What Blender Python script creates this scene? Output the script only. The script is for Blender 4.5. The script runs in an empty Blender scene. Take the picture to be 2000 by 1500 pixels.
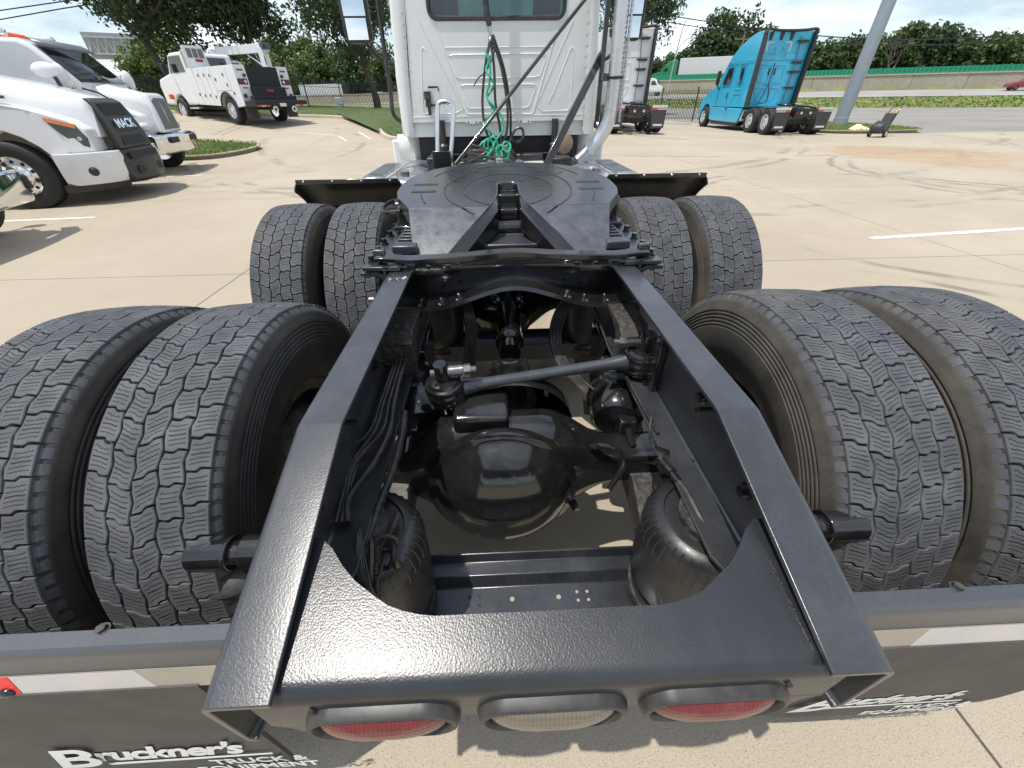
import bpy, bmesh, math, random
from mathutils import Vector, Matrix
random.seed(7)
S = bpy.context.scene
COL = S.collection
# ------------------------------------------------------------------ camera
def aim(pitch, yaw, roll):
    cp, sp, cy, sy = math.cos(pitch), math.sin(pitch), math.cos(yaw), math.sin(yaw)
    f = Vector((sy*cp, cy*cp, -sp)); r = Vector((cy, -sy, 0)); u = r.cross(f)
    cr, sr = math.cos(roll), math.sin(roll)
    r2 = cr*r + sr*u; u2 = -sr*r + cr*u
    return Matrix((r2, u2, -f)).transposed()
cam = bpy.data.cameras.new('camera')
camo = bpy.data.objects.new('camera', cam); COL.objects.link(camo)
camo.matrix_world = Matrix.Translation((-0.0552, 0, 1.4715)) @ aim(0.6342, 0.0342, -0.0132).to_4x4()
cam.sensor_width = 36; cam.lens = 757.63/2000*36; cam.clip_start = 0.02; cam.clip_end = 4000
S.camera = camo
# ------------------------------------------------------------------ sky, sun, exposure
SUN = Vector((-0.29, -0.14, 1)).normalized()
ELEV = math.asin(SUN.z); AZ = math.atan2(SUN.x, SUN.y)
W = bpy.data.worlds.new('World'); S.world = W; W.use_nodes = True
nt = W.node_tree; nt.nodes.clear()
def wn(t, **k):
    n = nt.nodes.new(t)
    for a, b in k.items(): setattr(n, a, b)
    return n
sky = wn('ShaderNodeTexSky', sky_type='NISHITA', sun_disc=False, sun_elevation=ELEV, sun_rotation=AZ, air_density=1.0, dust_density=0.7, ozone_density=1.5)
tc = wn('ShaderNodeTexCoord'); sep = wn('ShaderNodeSeparateXYZ'); nt.links.new(tc.outputs['Generated'], sep.inputs[0])
dv = wn('ShaderNodeMath', operation='ADD'); dv.inputs[1].default_value = 0.22; nt.links.new(sep.outputs['Z'], dv.inputs[0])
dx = wn('ShaderNodeMath', operation='DIVIDE'); dy = wn('ShaderNodeMath', operation='DIVIDE')
nt.links.new(sep.outputs['X'], dx.inputs[0]); nt.links.new(dv.outputs[0], dx.inputs[1])
nt.links.new(sep.outputs['Y'], dy.inputs[0]); nt.links.new(dv.outputs[0], dy.inputs[1])
cmb = wn('ShaderNodeCombineXYZ'); nt.links.new(dx.outputs[0], cmb.inputs[0]); nt.links.new(dy.outputs[0], cmb.inputs[1])
cn = wn('ShaderNodeTexNoise'); cn.inputs['Scale'].default_value = 1.1; cn.inputs['Detail'].default_value = 9; cn.inputs['Roughness'].default_value = 0.58
nt.links.new(cmb.outputs[0], cn.inputs['Vector'])
cr = wn('ShaderNodeValToRGB'); cr.color_ramp.elements[0].position = 0.40; cr.color_ramp.elements[1].position = 0.70
cr.color_ramp.elements[0].color = (0.08, 0.08, 0.08, 1); cr.color_ramp.elements[1].color = (0.85, 0.85, 0.85, 1)
nt.links.new(cn.outputs['Fac'], cr.inputs['Fac'])
mx = wn('ShaderNodeMix', data_type='RGBA'); mx.inputs['B'].default_value = (10.6, 11.0, 11.7, 1)
nt.links.new(cr.outputs['Color'], mx.inputs['Factor']); nt.links.new(sky.outputs[0], mx.inputs['A'])
bg = wn('ShaderNodeBackground'); bg.inputs['Strength'].default_value = 0.125
nt.links.new(mx.outputs['Result'], bg.inputs['Color'])
wo = wn('ShaderNodeOutputWorld'); nt.links.new(bg.outputs[0], wo.inputs['Surface'])
sl = bpy.data.lights.new('sun', 'SUN'); sl.energy = 3.9; sl.angle = math.radians(0.55); sl.color = (1, 0.955, 0.89)
so = bpy.data.objects.new('sun', sl); COL.objects.link(so); so.rotation_euler = SUN.to_track_quat('Z', 'Y').to_euler(); so.location = (0, 0, 40)
S.view_settings.view_transform = 'Standard'; S.view_settings.look = 'None'; S.view_settings.gamma = 1; S.view_settings.use_curve_mapping = False
S.view_settings.exposure = 0.22
S.cycles.max_bounces = 7; S.cycles.glossy_bounces = 4; S.cycles.transparent_max_bounces = 8; S.cycles.use_denoising = True
# ------------------------------------------------------------------ mesh helpers
V = Vector
def ss(a, b, x):
    t = max(0, min(1, (x-a)/(b-a))); return t*t*(3-2*t)
def spline(pts, n=6, closed=False):
    P = [V(p) for p in pts]; out = []; m = len(P)
    rng = range(m) if closed else range(m-1)
    for i in rng:
        p1, p2 = P[i], P[(i+1) % m]
        p0 = P[i-1] if (i > 0 or closed) else p1*2-p2
        p3 = P[(i+2) % m] if (i+2 < m or closed) else p2*2-p1
        for k in range(n):
            t = k/n
            out.append(0.5*((2*p1)+(p2-p0)*t+(2*p0-5*p1+4*p2-p3)*t*t+(3*p1-p0-3*p2+p3)*t**3))
    if not closed: out.append(P[-1])
    return out
class MB:
    def __init__(s): s.v = []; s.f = []; s.m = []; s.uv = None
    def add(s, vs, fs, m=0):
        o = len(s.v); s.v += [tuple(p) for p in vs]; s.f += [tuple(i+o for i in f) for f in fs]; s.m += [m]*len(fs); return s
    def box(s, x0, x1, y0, y1, z0, z1, m=0, M=None):
        vs = [V((x, y, z)) for z in (z0, z1) for y in (y0, y1) for x in (x0, x1)]
        if M is not None: vs = [M @ p for p in vs]
        return s.add(vs, [(0,2,3,1),(4,5,7,6),(0,1,5,4),(2,6,7,3),(0,4,6,2),(1,3,7,5)], m)
    def cyl(s, p0, p1, r0, r1=None, n=16, m=0, caps=True, ang=0):
        p0, p1 = V(p0), V(p1); r1 = r0 if r1 is None else r1
        d = (p1-p0).normalized(); a = d.orthogonal().normalized(); b = d.cross(a)
        vs = []; fs = []
        for p, r in ((p0, r0), (p1, r1)):
            for i in range(n):
                t = 2*math.pi*i/n+ang; vs.append(p+(a*math.cos(t)+b*math.sin(t))*r)
        for i in range(n): fs.append((i, (i+1) % n, n+(i+1) % n, n+i))
        if caps: fs += [tuple(range(n-1, -1, -1)), tuple(range(n, 2*n))]
        return s.add(vs, fs, m)
    def hexb(s, p, d, r, h, m=0):      # bolt: flanged hex head at p pointing along d
        p, d = V(p), V(d).normalized()
        s.cyl(p, p+d*h*0.25, r*1.35, n=14, m=m); s.cyl(p+d*h*0.2, p+d*h, r, r*0.94, n=6, m=m); return s
    def tube(s, pts, r, n=8, closed=False, m=0, caps=True):
        P = [V(p) for p in pts]; k = len(P); vs = []; fs = []; a = None
        for i, p in enumerate(P):
            t = (P[(i+1) % k]-P[i-1]) if (closed or 0 < i < k-1) else (P[1]-P[0] if i == 0 else P[-1]-P[-2])
            if t.length < 1e-9: t = V((0, 0, 1))
            t.normalize()
            a = t.orthogonal().normalized() if a is None else (a-t*a.dot(t)).normalized()
            b = t.cross(a); rr = r[i] if isinstance(r, (list, tuple)) else r
            vs += [p+(a*math.cos(q*2*math.pi/n)+b*math.sin(q*2*math.pi/n))*rr for q in range(n)]
        for i in range(k if closed else k-1):
            for q in range(n):
                j = (i+1) % k; fs.append((i*n+q, i*n+(q+1) % n, j*n+(q+1) % n, j*n+q))
        if caps and not closed: fs += [tuple(range(n-1, -1, -1)), tuple(range((k-1)*n, k*n))]
        return s.add(vs, fs, m)
    def lathe(s, prof, o=(0, 0, 0), ax=(1, 0, 0), n=32, m=0, sy=1, sz=1):   # prof: (radius, height along axis)
        o, ax = V(o), V(ax).normalized(); a = (V((0, 0, 1)) if abs(ax.z) < .9 else V((0, 1, 0))); a = (a-ax*a.dot(ax)).normalized(); b = ax.cross(a)
        vs = []; fs = []; k = len(prof)
        for i in range(n):
            t = 2*math.pi*i/n
            for r, h in prof: vs.append(o+ax*h+(a*math.cos(t)*sy+b*math.sin(t)*sz)*r)
        for i in range(n):
            for j in range(k-1):
                A = i*k+j; B = ((i+1) % n)*k+j; fs.append((A, B, B+1, A+1))
        return s.add(vs, fs, m)
    def prism(s, poly, fn, w0, w1, m=0):      # poly in (u,v), fn(u,v,w) -> point
        n = len(poly)
        vs = [fn(u, v, w0) for u, v in poly]+[fn(u, v, w1) for u, v in poly]
        fs = [tuple(range(n-1, -1, -1)), tuple(range(n, 2*n))]+[(i, (i+1) % n, n+(i+1) % n, n+i) for i in range(n)]
        return s.add(vs, fs, m)
    def grid(s, fn, nu, nv, m=0, wrap=False):
        vs = [fn(i/nu, j/nv) for i in range(nu+1) for j in range(nv+1)]
        return s.add(vs, [(i*(nv+1)+j, (i+1)*(nv+1)+j, (i+1)*(nv+1)+j+1, i*(nv+1)+j+1) for i in range(nu) for j in range(nv)], m)
    def loft(s, rings, m=0, caps=True):
        n = len(rings[0]); vs = [p for r in rings for p in r]
        fs = [(i*n+j, i*n+(j+1) % n, (i+1)*n+(j+1) % n, (i+1)*n+j) for i in range(len(rings)-1) for j in range(n)]
        if caps: fs += [tuple(range(n-1, -1, -1)), tuple(range((len(rings)-1)*n, len(rings)*n))]
        return s.add(vs, fs, m)
    def ball(s, c, rx, ry=None, rz=None, n=16, k=8, m=0):
        ry = rx if ry is None else ry; rz = rx if rz is None else rz; c = V(c); vs = []; fs = []
        for j in range(k+1):
            p = math.pi*j/k
            for i in range(n):
                t = 2*math.pi*i/n; vs.append(c+V((rx*math.sin(p)*math.cos(t), ry*math.sin(p)*math.sin(t), rz*math.cos(p))))
        for j in range(k):
            for i in range(n): fs.append((j*n+i, (j+1)*n+i, (j+1)*n+(i+1) % n, j*n+(i+1) % n))
        return s.add(vs, fs, m)
    def mirror(s):       # a copy of everything mirrored in x
        o = len(s.v); s.v += [(-x, y, z) for x, y, z in s.v]
        s.f += [tuple(i+o for i in reversed(f)) for f in s.f]; s.m += s.m[:]; return s
    def mesh(s, name, mats, smooth=35):
        me = bpy.data.meshes.new(name); me.from_pydata(s.v, [], s.f)
        mats = mats if isinstance(mats, (list, tuple)) else [mats]
        for q in mats: me.materials.append(M[q] if isinstance(q, str) else q)
        if len(mats) > 1: me.polygons.foreach_set('material_index', s.m)
        me.validate()
        if s.uv:
            L = me.uv_layers.new(name='uv'); 
            for lp in me.loops: L.data[lp.index].uv = s.uv[lp.vertex_index]
        bm = bmesh.new(); bm.from_mesh(me); bmesh.ops.recalc_face_normals(bm, faces=bm.faces); bm.to_mesh(me); bm.free()
        if smooth:
            me.polygons.foreach_set('use_smooth', [True]*len(me.polygons)); me.set_sharp_from_angle(angle=math.radians(smooth))
        return me
    def out(s, name, mats, parent=None, smooth=35, bevel=0, seg=2):
        ob = bpy.data.objects.new(name, s.mesh(name, mats, smooth)); COL.objects.link(ob)
        if parent is not None: ob.parent = parent
        if bevel:
            b = ob.modifiers.new('bevel', 'BEVEL'); b.width = bevel; b.segments = seg; b.limit_method = 'ANGLE'; b.angle_limit = math.radians(40)
            b.harden_normals = False
        return ob
def split_edges(o, a=38):
    e = o.modifiers.new('edges', 'EDGE_SPLIT'); e.split_angle = math.radians(a); return o
def tag(o, label=None, cat=None, group=None, kind=None):
    if label: o['label'] = label
    if cat: o['category'] = cat
    if group: o['group'] = group
    if kind: o['kind'] = kind
    return o
def thing(name, label, cat, loc=(0, 0, 0), rz=0, group=None):
    o = bpy.data.objects.new(name, None); COL.objects.link(o); o.location = loc; o.rotation_euler = (0, 0, rz); o.empty_display_size = .2
    return tag(o, label, cat, group)
def text(name, body, size, mat, parent, M4, ext=.0002, shear=0, off=0, align='LEFT', spacing=1):
    c = bpy.data.curves.new(name, 'FONT'); c.body = body; c.size = size; c.extrude = ext; c.shear = shear; c.offset = off; c.align_x = align; c.space_character = spacing
    c.materials.append(M[mat]); o = bpy.data.objects.new(name, c); COL.objects.link(o)
    bpy.context.view_layer.update(); me = bpy.data.meshes.new_from_object(o.evaluated_get(bpy.context.evaluated_depsgraph_get())); me.name = name
    bpy.data.objects.remove(o); o = bpy.data.objects.new(name, me); COL.objects.link(o); o.parent = parent; o.matrix_local = M4; return o
# ------------------------------------------------------------------ materials
M = {}
def mat(name, col, rough=.5, metal=0, var=.12, vs=6, rvar=.1, bump=0, bs=200, bd=.002, coat=0, spec=.5, dust=0, dcol=(.32, .27, .2), ds=25, tr=0, bump2=0, bs2=30, cr=.06, speck=0, ssc=420):
    m = bpy.data.materials.new(name); m.use_nodes = True; t = m.node_tree; N = t.nodes; L = t.links; P = N['Principled BSDF']
    P.inputs['Roughness'].default_value = rough; P.inputs['Metallic'].default_value = metal; P.inputs['Coat Weight'].default_value = coat; P.inputs['Coat Roughness'].default_value = cr
    P.inputs['Specular IOR Level'].default_value = spec
    if tr: P.inputs['Transmission Weight'].default_value = tr; P.inputs['IOR'].default_value = 1.45
    c = N.new('ShaderNodeTexCoord'); oi = N.new('ShaderNodeObjectInfo')
    ad = N.new('ShaderNodeVectorMath'); ad.operation = 'ADD'; L.new(c.outputs['Object'], ad.inputs[0]); L.new(oi.outputs['Random'], ad.inputs[1]); vec = ad.outputs[0]
    n = N.new('ShaderNodeTexNoise'); n.inputs['Scale'].default_value = vs; n.inputs['Detail'].default_value = 6; n.inputs['Roughness'].default_value = .62; L.new(vec, n.inputs['Vector'])
    def mrange(src, a, b, lo=.25, hi=.75):
        r = N.new('ShaderNodeMapRange'); r.inputs['From Min'].default_value = lo; r.inputs['From Max'].default_value = hi; r.inputs['To Min'].default_value = a; r.inputs['To Max'].default_value = b; L.new(src, r.inputs['Value']); return r.outputs[0]
    h = N.new('ShaderNodeMix'); h.data_type = 'RGBA'; h.inputs['A'].default_value = [x*(1-var) for x in col]+[1]; h.inputs['B'].default_value = [min(1, x*(1+var)) for x in col]+[1]
    L.new(mrange(n.outputs['Fac'], 0, 1), h.inputs['Factor']); cur = h.outputs['Result']
    if rvar: L.new(mrange(n.outputs['Fac'], max(.02, rough-rvar), min(1, rough+rvar)), P.inputs['Roughness'])
    if dust:
        d = N.new('ShaderNodeTexNoise'); d.inputs['Scale'].default_value = ds; d.inputs['Detail'].default_value = 8; d.inputs['Roughness'].default_value = .7; L.new(vec, d.inputs['Vector'])
        g = N.new('ShaderNodeMix'); g.data_type = 'RGBA'; g.inputs['B'].default_value = list(dcol)+[1]; L.new(cur, g.inputs['A']); L.new(mrange(d.outputs['Fac'], 0, dust, .42, .72), g.inputs['Factor']); cur = g.outputs['Result']
    if speck:
        d = N.new('ShaderNodeTexNoise'); d.inputs['Scale'].default_value = ssc; d.inputs['Detail'].default_value = 2; L.new(vec, d.inputs['Vector'])
        g = N.new('ShaderNodeMix'); g.data_type = 'RGBA'; g.inputs['B'].default_value = (.3, .29, .27, 1); L.new(cur, g.inputs['A']); L.new(mrange(d.outputs['Fac'], 0, speck, .63, .70), g.inputs['Factor']); cur = g.outputs['Result']
    L.new(cur, P.inputs['Base Color'])
    nrm = None
    for st, sc in ((bump, bs), (bump2, bs2)):
        if st:
            q = N.new('ShaderNodeTexNoise'); q.inputs['Scale'].default_value = sc; q.inputs['Detail'].default_value = 3; L.new(vec, q.inputs['Vector'])
            b = N.new('ShaderNodeBump'); b.inputs['Strength'].default_value = st; b.inputs['Distance'].default_value = bd; L.new(q.outputs['Fac'], b.inputs['Height'])
            if nrm: L.new(nrm, b.inputs['Normal'])
            nrm = b.outputs[0]
    if nrm: L.new(nrm, P.inputs['Normal'])
    M[name] = m; return m
mat('chassis', (.022, .024, .027), .33, bump=.3, bs=330, bd=.0012, var=.3, vs=1.3, rvar=.1, dust=.2, dcol=(.13, .13, .135), ds=9, coat=.35, spec=.8, bump2=.14, bs2=45, cr=.22, speck=.1)
mat('crossplate', (.017, .0185, .021), .29, bump=.34, bs=360, bd=.0012, var=.2, vs=2, rvar=.06, dust=.12, dcol=(.12, .12, .125), ds=6, coat=.0, spec=.6, speck=0)
mat('gloss_black', (.010, .010, .011), .15, bump=.14, bs=120, bd=.001, var=.4, rvar=.06, coat=.5, dust=.05, dcol=(.2, .17, .13), ds=18)
mat('dusty_black', (.022, .022, .022), .5, bump=.2, bs=150, var=.4, dust=.45, dcol=(.2, .17, .135), ds=60)
mat('void_black', (.012, .012, .012), .6, var=.4)
mat('black_plastic', (.02, .02, .021), .45, bump=.15, bs=400, bd=.0005, var=.25, dust=.12)
mat('rubber_hose', (.014, .014, .014), .38, var=.4, dust=.2)
mat('plate_grey', (.02, .022, .025), .2, bump=.3, bs=45, bd=.0015, var=.3, vs=3, rvar=.13, dust=.12, dcol=(.1, .1, .105), ds=22, coat=.5, spec=.9, cr=.2, bump2=.2, bs2=14)
mat('ramp_worn', (.045, .05, .058), .34, bump=.3, bs=90, bd=.0015, var=.3, vs=18, rvar=.12, dust=.4, dcol=(.095, .102, .115), ds=34, coat=.5, spec=.8, cr=.25)
mat('bar_grey', (.035, .038, .043), .4, bump=.2, bs=600, bd=.0006, var=.12, vs=3, dust=.15, ds=200, dcol=(.16, .16, .16), coat=.8, spec=.7, cr=.3)
mat('steel', (.45, .45, .44), .33, metal=1, bump=.2, bs=80, var=.25)
mat('chrome', (.75, .76, .78), .08, metal=1, var=.05, rvar=.03)
mat('aluminium', (.72, .73, .74), .24, metal=1, var=.12, bump=.06, bs=40, rvar=.08)
mat('stack_silver', (.62, .62, .63), .36, metal=.9, var=.12, bump=.15, bs=60, vs=14)
mat('cab_white', (.70, .715, .69), .28, var=.03, coat=.5, rvar=.05, dust=.1, dcol=(.55, .5, .42), ds=8)
mat('white_paint', (.69, .70, .70), .25, var=.025, coat=.6, rvar=.05, dust=.08, dcol=(.55, .5, .42), ds=5)
mat('deck_white', (.7, .7, .68), .4, metal=.3, bump=.4, bs=60, var=.1)
mat('amber', (.8, .22, .02), .2, var=.1, coat=.6)
mat('glass_dark', (.018, .026, .028), .04, var=.2, rvar=.02, spec=.8)
mat('glass_teal', (.05, .13, .12), .04, var=.3, rvar=.02, spec=.8)
mat('red_tape', (.62, .04, .03), .35, var=.15); mat('white_tape', (.4, .39, .365), .4, var=.12, dust=.5, dcol=(.5, .4, .33), ds=12)
mat('flap_rubber', (.05, .048, .044), .6, var=.22, vs=4, dust=.3, dcol=(.16, .145, .12), ds=9)
mat('flap_print', (.74, .76, .72), .5, var=.1)
mat('strip_metal', (.27, .24, .19), .45, var=.2, dust=.2)
mat('green_hose', (.03, .4, .24), .32, var=.15)
mat('rim_dark', (.05, .045, .04), .6, var=.4, dust=.4)
mat('sidewall_dark', (.022, .021, .02), .62, bump=.25, bs=90, bd=.002, var=.35, dust=.42, dcol=(.1, .083, .062), ds=7)
mat('sidewall_dirty', (.045, .041, .035), .78, bump=.3, bs=90, bd=.002, var=.35, dust=.7, dcol=(.135, .113, .085), ds=5)
mat('tyre_far', (.018, .018, .019), .7, var=.3)
# ------------------------------------------------------------------ tread and ground materials
def nodes(name):
    m = bpy.data.materials.new(name); m.use_nodes = True; M[name] = m; t = m.node_tree
    def nd(ty, **k):
        n = t.nodes.new(ty)
        for a, b in k.items(): setattr(n, a, b)
        return n
    def ma(op, a, b=None, c=None, clamp=False):
        n = nd('ShaderNodeMath', operation=op, use_clamp=clamp)
        for i, x in enumerate((a, b, c)):
            if x is None: continue
            if hasattr(x, 'default_value') or hasattr(x, 'is_linked'): t.links.new(x, n.inputs[i])
            else: n.inputs[i].default_value = x
        return n.outputs[0]
    def rg(x, lo, hi, a=0, b=1):
        n = nd('ShaderNodeMapRange'); n.interpolation_type = 'SMOOTHSTEP'
        for i, q in enumerate((lo, hi, a, b)): n.inputs[i+1].default_value = q
        t.links.new(x, n.inputs[0]); return n.outputs[0]
    def nz(vec, sc, det=5, ro=.6):
        n = nd('ShaderNodeTexNoise'); n.inputs['Scale'].default_value = sc; n.inputs['Detail'].default_value = det; n.inputs['Roughness'].default_value = ro
        if vec is not None: t.links.new(vec, n.inputs['Vector'])
        return n.outputs['Fac']
    def mix(f, a, b):
        n = nd('ShaderNodeMix', data_type='RGBA')
        for k, x in (('Factor', f), ('A', a), ('B', b)):
            if isinstance(x, tuple): n.inputs[k].default_value = x+(1,)
            elif isinstance(x, (int, float)): n.inputs[k].default_value = x
            else: t.links.new(x, n.inputs[k])
        return n.outputs['Result']
    return t, t.nodes['Principled BSDF'], nd, ma, rg, nz, mix
t, P, nd, ma, rg, nz, mix = nodes('tread')
uv = nd('ShaderNodeUVMap'); uv.uv_map = 'uv'; sp = nd('ShaderNodeSeparateXYZ'); t.links.new(uv.outputs[0], sp.inputs[0])
u, v = sp.outputs[0], sp.outputs[1]
w = ma('ADD', v, ma('MULTIPLY', ma('SINE', ma('MULTIPLY', u, 38)), .013))
li = ma('MINIMUM', ma('ABSOLUTE', ma('SUBTRACT', ma('FRACT', ma('MULTIPLY_ADD', w, 6, .5)), .5)), ma('MULTIPLY', ma('ABSOLUTE', ma('SUBTRACT', v, .5)), 4))
msk = ma('MULTIPLY', ma('MULTIPLY', ma('GREATER_THAN', u, .08), ma('LESS_THAN', u, .92)), ma('MULTIPLY', ma('GREATER_THAN', v, .1), ma('LESS_THAN', v, .91)))
# quarter lines lie at fract = .5 of each quarter
sip = ma('MULTIPLY', ma('SUBTRACT', 1, rg(li, .06, .14)), msk)
obj = nd('ShaderNodeTexCoord').outputs['Object']
n1 = nz(obj, 14); n2 = nz(obj, 160, 3); n3 = nz(obj, 4)
base = mix(rg(n1, .35, .7), (.062, .065, .071), (.1, .104, .11)); base = mix(ma('MULTIPLY', rg(n3, .5, .75), .3), base, (.14, .125, .1))
base = mix(ma('MULTIPLY', sip, .85), base, (.006, .006, .006))
t.links.new(base, P.inputs['Base Color']); P.inputs['Roughness'].default_value = .72; P.inputs['Specular IOR Level'].default_value = .35
b = nd('ShaderNodeBump'); b.inputs['Strength'].default_value = .6; b.inputs['Distance'].default_value = .003
t.links.new(ma('SUBTRACT', ma('MULTIPLY', n2, .5), sip), b.inputs['Height']); t.links.new(b.outputs[0], P.inputs['Normal'])

t, P, nd, ma, rg, nz, mix = nodes('concrete')
pos = nd('ShaderNodeNewGeometry').outputs['Position']; oi = nd('ShaderNodeObjectInfo').outputs['Random']
sp = nd('ShaderNodeSeparateXYZ'); t.links.new(pos, sp.inputs[0]); X, Y = sp.outputs[0], sp.outputs[1]
big = nz(pos, .35, 6); mid = nz(pos, 2.2, 6); fine = nz(pos, 95, 4, .7); grit = nz(pos, 260, 2, .5)
c = mix(rg(big, .3, .7), (.355, .303, .225), (.425, .367, .278))
c = mix(ma('MULTIPLY', rg(mid, .45, .75), .3), c, (.30, .25, .18))
c = mix(ma('MULTIPLY', oi, .22), c, (.33, .28, .205))
c = mix(ma('MULTIPLY', rg(fine, .56, .68), .55), c, (.2, .165, .115))
c = mix(ma('MULTIPLY', rg(grit, .6, .68), .75), c, (.075, .062, .048))
c = mix(ma('MULTIPLY', rg(grit, .4, .32), .3), c, (.62, .56, .45))
# rubber scuff arcs left by turning wheels
warp = ma('MULTIPLY', ma('SUBTRACT', nz(pos, .6, 3), .5), .5)
scf = None
for cx, cy, r, wd, st in ((6.6, 6.2, 3.4, .1, .5), (6.6, 6.2, 3.75, .09, .5), (4, 22, 15.4, .12, .35), (4, 22, 15.75, .12, .35), (4, 22, 13.5, .2, .3), (-2, 24, 15, .2, .35), (-2, 24, 15.5, .14, .35), (13, 9, 4.4, .1, .4), (13, 9, 4.8, .1, .4), (-6, 5, 6.6, .12, .35), (-6, 5, 6.9, .1, .35), (-12, 16, 7.2, .16, .4), (20, 30, 17, .25, .35), (9, 30, 17, .18, .35)):
    dx_ = ma('SUBTRACT', X, cx); dy_ = ma('SUBTRACT', Y, cy)
    d = ma('SQRT', ma('ADD', ma('MULTIPLY', dx_, dx_), ma('MULTIPLY', dy_, dy_)))
    a = ma('MULTIPLY', rg(ma('ABSOLUTE', ma('ADD', ma('SUBTRACT', d, r), warp)), wd*1.0, wd*.3), st*1.05)
    scf = a if scf is None else ma('MAXIMUM', scf, a)
patch = rg(nz(pos, .4, 3), .44, .56)
c = mix(ma('MULTIPLY', ma('MULTIPLY', scf, patch), rg(mid, .3, .55, .25, 1.25)), c, (.12, .107, .095))
# rusty soil stain by the planted island
ex = ma('MULTIPLY', ma('SUBTRACT', X, 12.6), .36); ey = ma('MULTIPLY', ma('SUBTRACT', Y, 13.2), .27)
e = ma('SQRT', ma('ADD', ma('MULTIPLY', ex, ex), ma('MULTIPLY', ey, ey)))
c = mix(ma('MULTIPLY', rg(ma('ADD', e, ma('MULTIPLY', ma('SUBTRACT', big, .5), 1.6)), 1.05, .6), ma('MULTIPLY', rg(mid, .25, .6), .62)), c, (.36, .225, .11))
t.links.new(c, P.inputs['Base Color']); P.inputs['Roughness'].default_value = .82
b = nd('ShaderNodeBump'); b.inputs['Strength'].default_value = .5; b.inputs['Distance'].default_value = .004; t.links.new(fine, b.inputs['Height']); t.links.new(b.outputs[0], P.inputs['Normal'])
def lens(name, a, b_):
    t, P, nd, ma, rg, nz, mix = nodes(name); obj = nd('ShaderNodeTexCoord').outputs['Object']; wv = nd('ShaderNodeTexWave'); wv.inputs['Scale'].default_value = 55; wv.inputs['Distortion'].default_value = .4; t.links.new(obj, wv.inputs['Vector'])
    w2 = nd('ShaderNodeTexWave', bands_direction='Z'); w2.inputs['Scale'].default_value = 38; t.links.new(obj, w2.inputs['Vector'])
    c = mix(ma('MULTIPLY', ma('ADD', wv.outputs['Fac'], w2.outputs['Fac']), .22), a, b_); c = mix(ma('MULTIPLY', rg(nz(obj, 30), .5, .7), .25), c, (.16, .1, .08))
    t.links.new(c, P.inputs['Base Color']); P.inputs['Roughness'].default_value = .3; P.inputs['Coat Weight'].default_value = .3; P.inputs['Coat Roughness'].default_value = .05
    b = nd('ShaderNodeBump'); b.inputs['Strength'].default_value = .25; b.inputs['Distance'].default_value = .002; t.links.new(ma('ADD', wv.outputs['Fac'], w2.outputs['Fac']), b.inputs['Height']); t.links.new(b.outputs[0], P.inputs['Normal'])
lens('red_lens', (.10, .004, .008), (.2, .012, .02)); lens('clear_lens', (.1, .09, .065), (.22, .2, .155))
def simple_ground(name, a, b_, sc, c2, sc2, amt):
    t, P, nd, ma, rg, nz, mix = nodes(name); pos = nd('ShaderNodeNewGeometry').outputs['Position']
    c = mix(rg(nz(pos, sc), .3, .7), a, b_); c = mix(ma('MULTIPLY', rg(nz(pos, sc2, 4, .7), .48, .62), amt), c, c2)
    t.links.new(c, P.inputs['Base Color']); P.inputs['Roughness'].default_value = .9
simple_ground('asphalt', (.21, .195, .175), (.27, .255, .225), .25, (.15, .14, .125), 40, .5)
simple_ground('highway_grey', (.26, .25, .235), (.33, .315, .29), .1, (.2, .19, .175), 8, .4)
simple_ground('lawn_soil', (.05, .075, .02), (.085, .115, .03), .8, (.04, .06, .018), 20, .6)
simple_ground('verge', (.13, .145, .05), (.22, .2, .085), .25, (.1, .12, .04), 6, .5)
simple_ground('joint_dirt', (.2, .17, .125), (.27, .23, .175), 3, (.08, .07, .05), 60, .5)
simple_ground('kerb_stone', (.42, .36, .26), (.5, .43, .32), 1.5, (.3, .26, .19), 60, .5)
simple_ground('wall_concrete', (.36, .32, .25), (.43, .385, .31), .3, (.27, .24, .19), 2.5, .5)
simple_ground('line_paint', (.66, .64, .58), (.76, .74, .68), 3, (.45, .4, .31), 30, .6)
simple_ground('blade', (.13, .21, .035), (.21, .29, .065), 1.2, (.24, .23, .08), 3, .4)
# ------------------------------------------------------------------ terrain
def hs(x, y): return (y+.52*x)/1.127
def tz(x, y):
    z = 1.05*ss(12, 28, y)*max(0, min(1.1, (12-x)/27))
    s = hs(x, y); k = max(.25, min(1, (x+60)/85))
    return z*(1-ss(60, 90, s)*.7)+k*(1.8*ss(107.9, 110, s)+1.15*max(0, min(1, (s-72)/16))+.95*max(0, min(1, (s-88)/17)))
def axis(lo, hi, dense):
    out = [-dense]; 
    q = -dense
    while q < dense: q += 3; out.append(q)
    st = 5
    while out[-1] < hi: out.append(out[-1]+st); st *= 1.22
    st = 5; left = []
    q = -dense
    while q > lo: q -= st; left.append(q); st *= 1.22
    return sorted(left)+out
xs, ys = axis(-1500, 1500, 75), [y+60 for y in axis(-400, 1500, 70)]
g = MB(); ny = len(ys)
g.add([(x, y, tz(x, y)-.08) for x in xs for y in ys], [(i*ny+j, (i+1)*ny+j, (i+1)*ny+j+1, i*ny+j+1) for i in range(len(xs)-1) for j in range(ny-1)])
tag(g.out('ground', 'verge'), kind='structure')
def sheet(name, matn, poly_fn, nu, nv, off):
    g = MB(); g.grid(lambda a, b: (lambda p: (p[0], p[1], tz(*p)+off))(poly_fn(a, b)), nu, nv); return tag(g.out(name, matn), kind='structure')
def spos(s, q): # s: distance across the highway direction, q: along it
    ux, uy = .52/1.127, 1/1.127
    return (ux*s+uy*q, uy*s-ux*q)
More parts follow.
